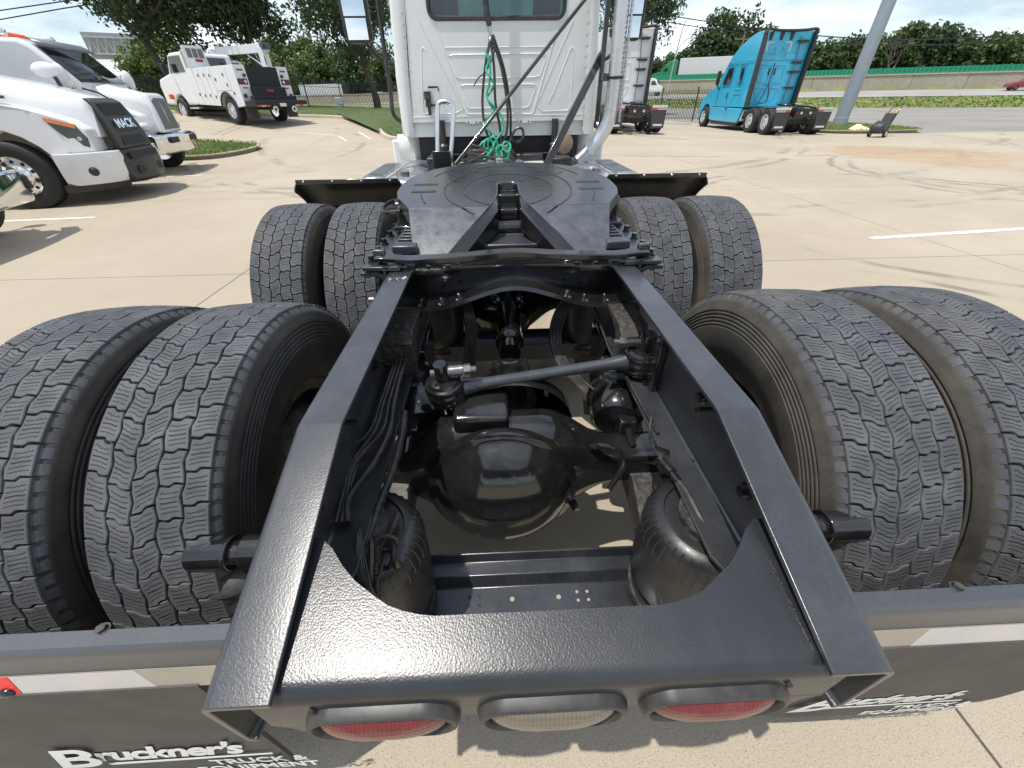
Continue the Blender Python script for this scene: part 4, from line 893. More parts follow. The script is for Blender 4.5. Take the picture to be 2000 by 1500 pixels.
# ---- deck behind the cab
dp = MB(); dp.box(-.40, .40, 3.62, 4.12, .992, 1.004)
for i in range(22):
    for j in range(11):
        x = -.38+i*.0362; y = 3.64+j*.045; s2 = 1 if (i+j) % 2 else -1
        dp.add([(x, y+s2*.008, 1.0042), (x+.02, y-s2*.008+.004, 1.0042), (x+.01, y, 1.0085)], [(0, 1, 2)])
dp.out('tread_deck', 'deck_white', truck)
vb = MB(); vb.box(-.52, -.38, 3.42, 3.52, 1.0, 1.14); vb.box(-.52, -.38, 3.40, 3.42, 1.04, 1.16); vb.out('handle_base', 'gloss_black', truck, bevel=.006)
hn = MB(); hn.tube(spline([(-.492, 3.5, 1.10), (-.475, 3.52, 1.28), (-.458, 3.54, 1.42), (-.44, 3.545, 1.452), (-.40, 3.545, 1.46), (-.36, 3.545, 1.45), (-.344, 3.54, 1.42), (-.36, 3.52, 1.28), (-.392, 3.5, 1.10)], 6), .0165, 16); hn.out('grab_handle', 'aluminium', truck)
for x0, x1, y0, y1, z0, z1 in ((-.62, -.42, 3.75, 4.05, .95, 1.08), (-.3, -.12, 4.14, 4.26, 1.0, 1.10), (.15, .4, 4.12, 4.25, 1.0, 1.06), (.42, .6, 3.7, 3.9, .95, 1.07), (-.1, .1, 4.15, 4.26, 1.0, 1.05)):
    b = MB(); b.box(x0, x1, y0, y1, z0, z1); b.out('valve_box', 'black_plastic', truck, bevel=.012)
# ---- fuel tanks with straps and steps
for sx in (-1, 1):
    tk = MB(); R_ = .335; c = V((sx*.76, 3.22, .665)); L = 1.45
    tk.lathe([(0, -.01), (R_*.7, .0), (R_*.93, .015), (R_, .05), (R_, L-.05), (R_*.93, L-.015), (R_*.7, L), (0, L+.01)], c, (0, 1, 0), 64); tko = tk.out('fuel_tank', 'aluminium', truck, smooth=60)
    for y in (3.52, 3.9, 4.3):
        b = MB(); b.lathe([(R_+.002, -.028), (R_+.008, -.026), (R_+.008, .026), (R_+.002, .028)], V((c.x, y, c.z)), (0, 1, 0), 64); b.out('tank_strap', 'steel', tko)
    stp = MB(); X0, X1 = sx*1.0, sx*1.17; stp.box(X0, X1, 3.70, 4.6, .93, .95); stp.box(X0, X1, 3.685, 3.70, .885, .95); sto = stp.out('tank_step', 'aluminium', tko, bevel=.004)
    for k in range(18):
        b = MB(); b.box(sx*1.015, sx*1.155, 3.73+k*.048, 3.75+k*.048, .95, .9555); b.out('step_tread', 'steel', sto)
    for q in (0, 1):
        b = MB(); b.box(sx*(1.06+q*.035), sx*(1.072+q*.035), 3.682, 3.6855, .9, .935); b.out('step_slot', 'void_black', sto)
    cp_ = MB(); cp_.cyl((sx*.76, 3.4, .985), (sx*.76, 3.4, 1.03), .05, n=24); cp_.out('filler_cap', 'steel', tko)
# ---- hose tender and hanging air and electric lines
pg = MB(); pg.tube(spline([(-.06, 4.2, 3.1), (-.085, 4.17, 2.3), (-.075, 4.15, 2.05), (-.056, 4.14, 1.94)], 6), .022, 14); pg.tube([(-.056, 4.14, 1.95), (-.053, 4.13, 1.9)], .014, 10); pg.out('hose_tender', 'rubber_hose', truck)
ck = MB(); ck.cyl((-.053, 4.12, 1.93), (-.05, 4.12, 1.85), .013, n=12); ck.ball((-.05, 4.12, 1.85), .02); ck.out('hose_clip', 'steel', truck)
LN = [[(-.05, 4.12, 1.86), (-.10, 4.08, 1.68), (-.135, 4.06, 1.45), (-.12, 4.05, 1.27), (-.06, 4.03, 1.15), (.05, 4.0, 1.09), (.0, 3.8, 1.06), (-.2, 3.7, 1.05), (-.35, 3.65, 1.04)],
      [(-.05, 4.12, 1.86), (-.028, 4.08, 1.68), (-.025, 4.06, 1.45), (.01, 4.05, 1.25), (.0, 4.02, 1.12), (-.12, 3.95, 1.08), (-.3, 3.8, 1.06), (-.42, 3.7, 1.03)],
      [(-.04, 4.11, 1.86), (.03, 4.07, 1.68), (.075, 4.05, 1.42), (.06, 4.03, 1.22), (-.02, 4.0, 1.12), (-.09, 3.9, 1.07)],
      [(-.03, 4.11, 1.88), (.055, 4.09, 1.66), (.10, 4.07, 1.40), (.105, 4.07, 1.20), (.16, 4.06, 1.16), (.21, 4.05, 1.20), (.2, 4.05, 1.26), (.14, 4.05, 1.25), (.08, 4.03, 1.15), (.02, 4.0, 1.1)],
      [(-.06, 4.12, 1.82), (-.02, 4.1, 1.78), (-.09, 4.08, 1.66), (-.16, 4.07, 1.61), (-.20, 4.07, 1.56)],
      [(-.38, 3.55, 1.03), (-.3, 3.6, 1.05), (-.15, 3.75, 1.08), (-.02, 3.72, 1.07), (.08, 3.68, 1.05), (.13, 3.62, 1.05)],
      [(-.45, 3.45, 1.03), (-.2, 3.5, 1.04), (.0, 3.55, 1.04), (.05, 3.7, 1.05)],
      [(-.28, 4.0, 1.08), (-.2, 3.98, 1.14), (-.12, 3.96, 1.12), (-.16, 3.94, 1.08), (-.26, 3.95, 1.1), (-.22, 3.97, 1.15), (-.1, 3.95, 1.1)]]
for i, l in enumerate(LN):
    h = MB(); h.tube(spline(l, 7), .0105 if i not in (4, 7) else .005, 8); h.out('air_hose', 'rubber_hose', truck)
gh = MB(); pts = []
for i in range(150):
    t = i/149; z = 1.75-.62*t; a = t*22; rr = .018+.03*t
    pts.append(V((-.075+.09*t*math.sin(t*5)*.6+rr*math.cos(a), 4.06-.02*t+rr*math.sin(a)*.8, z)))
for i in range(230):
    t = i/229; a = t*2*math.pi*6.2; rr = .034+.022*math.sin(t*11)+.012*math.sin(t*29)
    pts.append(V((-.09+.17*t+rr*math.cos(a), 4.0-.13*t+.035*math.sin(a*.5+t*7), 1.10+.05*math.sin(t*8.3)+(rr+.012)*math.sin(a))))
gh.tube(pts, .0085, 8); gh.out('coiled_hose', 'green_hose', truck)
gh = MB(); gh.tube(spline([(-.09, 4.07, 1.78), (-.06, 4.06, 1.68), (-.07, 4.05, 1.58), (-.095, 4.05, 1.5), (-.06, 4.04, 1.42), (.02, 4.03, 1.36), (.035, 4.02, 1.26), (-.03, 4.0, 1.18), (-.08, 3.95, 1.1), (-.14, 3.85, 1.04), (-.05, 3.75, 1.03)], 7), .009, 8); gh.out('air_hose', 'green_hose', truck)
for p, c_ in (((-.03, 3.68, 1.06), 'steel'), ((.13, 3.62, 1.05), 'steel_dark'), ((-.1, 3.62, 1.05), 'steel_dark')):
    b = MB(); b.lathe([(0, 0), (.02, 0), (.024, .01), (.024, .03), (.016, .035), (.016, .06), (0, .06)], p, (.8, -.5, .1), 14); b.out('hose_coupling', c_, truck)
# ---- mirrors and left grab pole
for sx in (-1, 1):
    mr = MB(); cx, cy, cz = sx*1.36, 5.25, 2.235
    def mring(s, y):
        o = []
        for (ax_, az_, a0) in ((.075, -.24, -90), (.075, .24, 0), (-.075, .24, 90), (-.075, -.24, 180)):
            for q in range(6): a = math.radians(a0+q*18); o.append(V((cx+sx*0+(ax_+.06*math.cos(a))*s, y, cz+(az_+.06*math.sin(a))*s)))
        return o
    mr.loft([mring(.96, cy-.03), mring(1, cy-.02), mring(1, cy+.03), mring(.85, cy+.1), mring(.4, cy+.13)]); mro = mr.out('side_mirror', 'black_plastic', truck, smooth=50)
    mg = MB(); mg.box(cx-.105, cx+.105, cy-.036, cy-.033, cz-.10, cz+.28); mg.out('mirror_glass', 'mirror', mro, bevel=.0)
    mg = MB(); mg.box(cx-.10, cx+.10, cy-.037, cy-.034, cz-.275, cz-.115); mg.out('mirror_glass', 'mirror', mro)
    ar = MB(); ar.tube(spline([(cx-sx*.02, cy+.05, cz-.27), (sx*1.2, cy+.1, cz-.42), (sx*.97, cy+.15, cz-.5)], 6), .018, 10); ar.out('mirror_arm', 'black_plastic', mro); ar = MB(); ar.tube([(cx, cy+.05, cz+.27), (sx*.97, cy+.15, cz+.35)], .018, 10); ar.out('mirror_arm', 'black_plastic', mro)
gp = MB(); gp.tube(spline([(-1.10, 5.15, 2.75), (-1.10, 5.13, 2.2), (-1.10, 5.1, 1.9), (-1.10, 5.08, 1.55), (-1.10, 5.05, 1.36), (-1.04, 5.1, 1.28), (-.97, 5.2, 1.24)], 6), .021, 12); gp.out('grab_pole', 'black_plastic', truck)
# ---- wiring, air lines and looms in the open frame
def hose(pts, r, name='air_line', m_='rubber_hose', n=7, par=truck):
    h = MB(); h.tube(spline(pts, n), r, 8); return h.out(name, m_, par)
for k in range(4): hose([(-.18-.008*k, 1.42, .86), (-.155-.01*k, 1.36, .80), (-.15-.012*k, 1.34, .70), (-.17-.012*k, 1.30, .60), (-.21-.01*k, 1.2, .57), (-.27-.01*k, 1.12, .60)], .0075)
for k in range(4): hose([(.25+.012*k, 1.45, .87), (.17+.014*k, 1.38, .80), (.15+.012*k, 1.36, .70), (.17+.012*k, 1.28, .63), (.215+.012*k, 1.20, .60), (.25+.008*k, 1.14, .585), (.255+.01*k, 1.10, .545)], .0078)
cp_ = MB()
for k in range(2): cp_.cyl((.253+.022*k, 1.105, .575), (.258+.022*k, 1.085, .525), .0105, n=10); cp_.cyl((.258+.022*k, 1.085, .53), (.315+.01*k, 1.08, .53), .009, n=8)
cp_.out('hose_fitting', 'gloss_black', truck)
for k, (dx_, r) in enumerate(((-.028, .006), (-.016, .006), (-.004, .008), (-.036, .005))):
    hose([(-.33+dx_, 1.38, .86), (-.345+dx_, 1.2, .82), (-.355+dx_, 1.0, .80), (-.352+dx_*1.2, .86, .79), (-.345+dx_*1.6, .76, .775), (-.36+dx_*2.2-.02*(k % 2), .66, .765), (-.375+dx_*1.5-.01*k, .56, .76), (-.385+dx_, .50, .755)], r, 'wiring_loom')
hose([(-.322, .82, .785), (-.318, .74, .77), (-.325, .64, .75), (-.34, .55, .735), (-.35, .46, .72)], .010)
for k in range(5): hose([(-.36, .47+.004*k, .755), (-.355+.004*k, .43, .735), (-.345+.006*k, .40-.004*k, .71), (-.325+.004*k, .385-.003*k, .70), (-.31, .40, .715), (-.30, .43, .735)], .0028, 'loose_wire')
def ribbed(pts, r, name='ribbed_conduit'):
    P = spline(pts, 14); h = MB(); h.tube(P, [r*(1.0 if i % 2 else .78) for i in range(len(P))], 10); return h.out(name, 'rubber_hose', truck, smooth=20)
ribbed([(-.292, .53, .74), (-.30, .49, .735), (-.315, .46, .73), (-.318, .42, .715), (-.31, .37, .69), (-.295, .33, .66), (-.285, .30, .63)], .0075)
ribbed([(-.32, .455, .735), (-.315, .43, .72), (-.30, .42, .71), (-.288, .435, .715), (-.29, .46, .73)], .0065); ribbed([(-.29, .465, .735), (-.285, .44, .72), (-.275, .42, .71)], .0065)
hose([(-.335, .47, .735), (-.325, .40, .70), (-.315, .35, .66), (-.29, .30, .62), (-.275, .27, .58)], .009)
zt = MB(); zt.tube([V((-.305+.024*math.cos(a), .463+.006*math.sin(a), .735+.016*math.sin(a))) for a in [i*.3927 for i in range(16)]], .004, 6, closed=True); zt.out('cable_tie', 'black_plastic', truck)
hose([(.36, .80, .755), (.345, .76, .74), (.33, .70, .745), (.338, .63, .745)], .004, 'loose_wire'); hose([(.352, .60, .735), (.36, .56, .74), (.365, .50, .735), (.372, .43, .72), (.365, .36, .68), (.345, .30, .62)], .0075)
hose([(.30, 1.46, .87), (.318, 1.3, .80), (.33, 1.15, .755), (.345, 1.02, .75), (.35, .92, .748), (.355, .82, .745), (.36, .74, .745)], .0045, 'loose_wire'); hose([(.24, 1.10, .66), (.28, 1.06, .645), (.32, 1.03, .67), (.34, 1.0, .70)], .004, 'loose_wire')
cn_ = MB(); cn_.cyl((.338, .66, .735), (.35, .61, .74), .012, n=12); cn_.cyl((.35, .61, .74), (.355, .585, .74), .009, n=10); cn_.cyl((.345, .645, .735), (.315, .64, .745), .006, n=8); cn_.out('line_fitting', 'gloss_black', truck)
rg_ = MB(); rg_.add([(.335, .70, .745), (.375, .685, .738), (.372, .64, .732), (.35, .625, .742), (.33, .65, .75)], [(0, 1, 2, 3, 4)]); rg_.out('rubber_flap', 'rubber_hose', truck).modifiers.new('s', 'SOLIDIFY').thickness = .004
# ------------------------------------------------------------------ other vehicles (local frame: +y forward, ground z = 0)
mat('blue_paint', (.012, .40, .62), .22, var=.05, coat=.7, rvar=.04, dust=.06); mat('green_paint', (.01, .22, .08), .3, var=.08, coat=.4)
mat('trailer_white', (.66, .66, .65), .4, var=.06, dust=.12); mat('red_paint', (.24, .012, .03), .25, var=.1, coat=.6); mat('orange_cloth', (.85, .12, .03), .7, var=.15)
mat('liner_black', (.018, .019, .021), .75, var=.25, bump=.4, bs=120); mat('mesh_grey', (.17, .175, .18), .4, metal=.6, var=.2); mat('print_red', (.35, .03, .03), .5); mat('print_blue', (.03, .08, .3), .5); mat('yellow', (.6, .42, .04), .5)
mat('lamp_clear', (.55, .56, .57), .12, var=.2, coat=1); mat('flap_dark', (.03, .031, .033), .55, var=.2, dust=.2); mat('hub_white', (.75, .75, .73), .4)
def dup_tree(o, parent=None):
    c = o.copy(); COL.objects.link(c); c.parent = parent
    for ch in o.children: dup_tree(ch, c)
    return c
WH = {}
def wheel(par, x, y, r=.5, w=.28, rim='chrome', name='wheel', holes=10):
    s = 1 if x > 0 else -1; key = (r, w, rim)
    if key not in WH:
        t_ = MB(); t_.lathe([(r*.56, -w/2+.01), (r*.6, -w/2), (r*.82, -w/2-.012), (r*.94, -w/2+.005), (r*.985, -w/2+.03), (r, -w/2+.06), (r, -.005), (r*.985, -.004), (r*.985, .004), (r, .005), (r, w/2-.06), (r*.985, w/2-.03), (r*.94, w/2-.005), (r*.82, w/2+.012), (r*.6, w/2), (r*.56, w/2-.01)], n=40)
        g_ = MB(); g_.lathe([(r*.58, w/2-.012), (r*.58, w/2+.004), (r*.54, w/2), (r*.5, w/2-.06), (r*.34, w/2-.05), (r*.3, w/2-.02), (r*.22, w/2), (r*.14, w/2+.03), (0, w/2+.035)], n=40); g_.lathe([(r*.57, w/2-.02), (r*.57, -w/2), (0, -w/2+.02)], n=32)
        h_ = MB()
        for k in range(holes): a = k*2*math.pi/holes; p = V((w/2-.055, r*.42*math.sin(a), r*.42*math.cos(a))); h_.cyl(p, p+V((.004, 0, 0)), r*.055, n=10)
        n_ = MB()
        for k in range(10): a = (k+.5)*2*math.pi/10; p = V((w/2-.045, r*.27*math.sin(a), r*.27*math.cos(a))); n_.cyl(p, p+V((.045, 0, 0)), .018, n=6)
        WH[key] = (t_.mesh(name, 'tyre_far', 35), g_.mesh('rim', rim, 40), h_.mesh('rim_hole', 'void_black'), n_.mesh('lug_nut', rim))
    A, B_, C_, D_ = WH[key]
    o = bpy.data.objects.new(name, A); COL.objects.link(o); o.parent = par; o.location = (x, y, r-.01)
    for nm, me_ in (('rim', B_), ('rim_hole', C_), ('lug_nut', D_)):
        q = bpy.data.objects.new(nm, me_); COL.objects.link(q); q.parent = o; q.scale = (s, 1, 1)
        if nm != 'rim': q['kind'] = 'stuff'
    return o
def part(par, name, m_, fn, **k):
    b = MB(); fn(b); return b.out(name, m_, par, **k)
def slab(par, name, m_, x0, x1, y0, y1, z0, z1, **k): return part(par, name, m_, lambda b: b.box(x0, x1, y0, y1, z0, z1), **k)
def ext_yz(par, name, m_, poly, x0, x1, **k): return part(par, name, m_, lambda b: b.prism(poly, lambda u, v, w: V((w, u, v)), x0, x1), **k)
def ext_xz(par, name, m_, poly, y0, y1, **k): return part(par, name, m_, lambda b: b.prism(poly, lambda u, v, w: V((u, w, v)), y0, y1), **k)
def arch(cy, r, cz=.5, a0=175, a1=5, n=10): return [(cy+r*math.cos(math.radians(a0+(a1-a0)*i/n)), cz+r*math.sin(math.radians(a0+(a1-a0)*i/n))) for i in range(n+1)]
# ---- sleeper tractor (seen from behind)
def sleeper(label, paint, loc, rz=0):
    t = thing('sleeper_truck', label, 'truck', loc, rz)
    for x in (-.43, .43): slab(t, 'frame_rail', 'gloss_black', x-.04, x+.04, -.75, 6.9, .72, .98)
    slab(t, 'rear_crossmember', 'gloss_black', -.47, .47, -.8, -.7, .68, .98, bevel=.01)
    for x in (-.36, -.2, .2, .36): part(t, 'tail_lamp', 'red_lens' if abs(x) > .3 else 'lamp_clear', lambda b: b.cyl((x, -.8, .83), (x, -.815, .83), .05, n=16))
    part(t, 'frame_hook', 'gloss_black', lambda b: b.tube([(-.42, -.72, 1.0), (-.3, -.3, 1.06), (.3, -.3, 1.06), (.42, -.72, 1.0)], .035, 8))
    part(t, 'fifth_wheel', 'gloss_black', lambda b: b.prism([(-.2, .1), (-.45, .3), (-.45, .8), (-.25, 1.1), (.25, 1.1), (.45, .8), (.45, .3), (.2, .1), (.05, .5), (-.05, .5)], lambda u, v, w: V((u, v, w+.06*(v-.1))), 1.06, 1.12), bevel=.01)
    slab(t, 'axle_housing', 'void_black', -.9, .9, -.15, .15, .38, .62, bevel=.05); slab(t, 'axle_housing', 'void_black', -.9, .9, 1.17, 1.47, .38, .62, bevel=.05)
    for y in (0, 1.32):
        for x in (-1.13, -.79, .79, 1.13): wheel(t, x, y)
    for x in (-1.08, 1.08): wheel(t, x, 6.5)
    for s in (-1, 1):
        slab(t, 'flap_hanger', 'aluminium', s*.6, s*1.27, -.66, -.6, .93, 1.03, bevel=.008); fo = ext_xz(t, 'mud_flap', 'flap_dark', [(s*.62, .93), (s*1.25, .93), (s*1.22, .2), (s*.65, .2)], -.665, -.65)
        slab(fo, 'flap_badge', 'trailer_white', s*.74, s*1.14, -.67, -.667, .28, .35, bevel=.01); slab(fo, 'reflective_tape', 'red_tape', s*.62, s*.85, -.67, -.667, .86, .92); slab(fo, 'reflective_tape', 'white_tape', s*.85, s*1.25, -.67, -.667, .86, .92)
    # body: side profile extruded, narrower at the hood
    W_ = 1.19
    prof = [(2.3, 1.0), (2.3, 3.82), (2.55, 3.86), (3.0, 3.84), (3.6, 3.70), (4.2, 3.45), (4.75, 3.08), (5.0, 2.78), (5.05, 2.72), (5.55, 1.95), (6.2, 1.82), (7.0, 1.6), (7.45, 1.25), (7.55, .9), (7.5, .4), (7.15, .4)]+arch(6.5, .62, .5, 0, 180)+[(5.85, .5), (5.85, 1.0)]
    def body(b):
        sides = []
        for s in (-1, 1):
            sides.append([V((s*(W_ if y < 5.1 else W_-.10*(y-5.1)/2.4-(.15 if z > 1.5 else 0)*ss(5.3, 7.4, y))*(1-.05*ss(3, 3.9, z)), y, z)) for y, z in prof])
        n = len(prof); b.add(sides[0]+sides[1], [tuple(range(n)), tuple(range(2*n-1, n-1, -1))]+[(i, (i+1) % n, n+(i+1) % n, n+i) for i in range(n)])
    bo = part(t, 'cab_body', paint, body, bevel=.06, seg=3)
    for s in (-1, 1):
        X = s*(W_+.004)
        sk = ext_yz(t, 'side_skirt', paint, [(2.4, .95), (5.82, .98), (5.82, .42), (5.6, .36), (2.6, .34)], s*1.08, s*1.19, bevel=.03)
        ext_yz(sk, 'skirt_step', 'black_plastic', [(2.7, .34), (5.6, .36), (5.6, .2), (2.75, .2)], s*1.02, s*1.15); slab(sk, 'skirt_seam', 'void_black', s*1.185, s*1.1925, 3.95, 3.97, .4, .96)
        ext_yz(bo, 'side_fairing', 'black_plastic', [(1.95, 1.02), (2.32, 1.02), (2.32, 3.8), (2.18, 3.86), (1.98, 3.6)], s*1.12, s*1.185, bevel=.01)
        wn_ = ext_yz(bo, 'sleeper_window', 'glass_dark', [(3.15, 1.95), (3.4, 1.9), (3.45, 2.55), (3.2, 2.58)], X-.006, X+.008, bevel=.004)
        ext_yz(bo, 'door_window', 'glass_dark', [(4.25, 1.98), (5.05, 1.95), (4.98, 2.2), (4.75, 2.62), (4.25, 2.62)], X-.012, X+.006, bevel=.004)
        for pts in ([(4.18, 1.02), (4.18, 2.8), (4.95, 2.78)], [(2.95, 1.1), (2.95, 1.55), (3.6, 1.55), (3.6, 1.1)], [(3.0, 1.75), (3.6, 1.75), (3.65, 2.75), (3.05, 2.8), (3.0, 1.75)], [(2.4, 2.86), (4.9, 2.86)]): part(bo, 'panel_line', paint, lambda b: b.tube([V((s*(W_+.001), y, z)) for y, z in pts], .014, 6))
        part(bo, 'door_handle', 'black_plastic', lambda b: b.box(X-.01, X+.02, 4.3, 4.36, 1.35, 1.6), bevel=.008); part(bo, 'storage_latch', 'black_plastic', lambda b: b.box(X-.01, X+.02, 3.95, 4.1, .86, 1.0), bevel=.008)
        mo = part(t, 'side_mirror', 'black_plastic', lambda b: b.box(s*1.32, s*1.5, 5.2, 5.32, 1.95, 2.55), bevel=.04); part(mo, 'mirror_arm', 'black_plastic', lambda b: b.tube([(s*1.15, 5.4, 1.75), (s*1.3, 5.32, 1.85), (s*1.4, 5.28, 2.0)], .03, 8))
        part(t, 'head_lamp', 'lamp_clear', lambda b: b.box(s*.75, s*1.02, 7.2, 7.48, .95, 1.2), bevel=.03)
    ext_xz(bo, 'windshield', 'glass_dark', [(-.95, 1.98), (.95, 1.98), (.85, 2.7), (-.85, 2.7)], 5.2, 5.3)
    rw_ = part(bo, 'rear_wall', paint, lambda b: b.box(-1.08, 1.08, 2.24, 2.32, 1.03, 3.78), bevel=.01)
    part(rw_, 'roof_trim', 'black_plastic', lambda b: b.tube(spline([(-1.18, 2.05, 3.7), (-1.1, 2.1, 3.86), (-.6, 2.16, 3.83), (0, 2.18, 3.82), (.6, 2.16, 3.83), (1.1, 2.1, 3.86), (1.18, 2.05, 3.7)], 5), .055, 8))
    for x in (-.85, -.35, .12): ext_xz(rw_, 'trim_tab', 'black_plastic', [(x-.1, 3.8), (x+.1, 3.8), (x+.05, 3.5), (x-.05, 3.5)], 2.2, 2.235)
    def ribs(pts): part(rw_, 'pressed_rib', paint, lambda b: b.tube([V((x, 2.235, z)) for x, z in pts], .016, 6, closed=True))
    for s in (-1, 1):
        ribs([(s*.06-.35*(1), 2.6), (s*.06+s*.5-.35*1, 2.62), (s*.6-.35, 2.0), (s*.1-.35, 1.95)]); ribs([(s*.1-.35, 1.75), (s*.6-.35, 1.75), (s*.35-.35, 1.25), (s*.2-.35, 1.25)]); ribs([(s*.18-.3, 3.25), (s*.42-.3, 3.0), (s*.15-.3, 3.0)])
        part(rw_, 'corner_mark', 'trailer_white', lambda b: (b.box(s*.55-.35-.03, s*.55-.35+.03, 2.226, 2.238, 3.1, 3.42), b.box(s*.55-.35-(.28 if s > 0 else 0), s*.55-.35+(.28 if s < 0 else 0), 2.224, 2.236, 3.4, 3.44)))
        part(rw_, 'wall_vent', 'black_plastic', lambda b: b.box(s*.14-.33-.04, s*.14-.33+.04, 2.22, 2.24, 2.25, 2.5), bevel=.01)
    part(rw_, 'wall_seam', 'void_black', lambda b: b.box(-1.08, 1.08, 2.232, 2.238, 2.79, 2.80))
    part(rw_, 'stay_cable', 'black_plastic', lambda b: b.tube([(.55, 2.18, 3.6), (.62, 2.16, 2.5), (.6, 2.16, 1.2)], .014, 6))
    for z in (3.45, 2.7, 2.35, 1.75, 1.12): part(rw_, 'fairing_brace', 'black_plastic', lambda b: (b.box(.45, .95, 2.1, 2.2, z, z+.05), b.box(.5, .9, 2.08, 2.15, z-.05, z)), bevel=.01)
    part(t, 'air_hose', 'rubber_hose', lambda b: b.tube(spline([(-.35, 2.15, 2.7), (-.4, 2.1, 1.9), (-.62, 2.0, 1.35), (-.75, 1.9, 1.1)], 6), .022, 6)); part(t, 'air_hose', 'rubber_hose', lambda b: b.tube(spline([(-.33, 2.15, 1.9), (-.25, 2.05, 1.4), (-.4, 1.95, 1.2), (-.7, 1.9, 1.15)], 6), .022, 6))
    slab(t, 'deck_plate', 'aluminium', -.45, .45, 1.3, 2.2, .99, 1.02); slab(t, 'fuel_tank', 'aluminium', -1.1, -.5, 2.5, 3.8, .4, .95, bevel=.1); slab(t, 'fuel_tank', 'aluminium', .5, 1.1, 2.5, 3.8, .4, .95, bevel=.1)
    part(t, 'bumper_bar', 'chrome', lambda b: b.box(-1.15, 1.15, 7.5, 7.6, .3, .55), bevel=.03)
    return t
sleeper('bright blue sleeper semi truck seen from behind beside the leaning grey post', 'blue_paint', (13.6, 20.85, 0))
sleeper('white sleeper semi truck half hidden behind the silver exhaust stack', 'white_paint', (6.25, 20.9, tz(6.25, 22)))
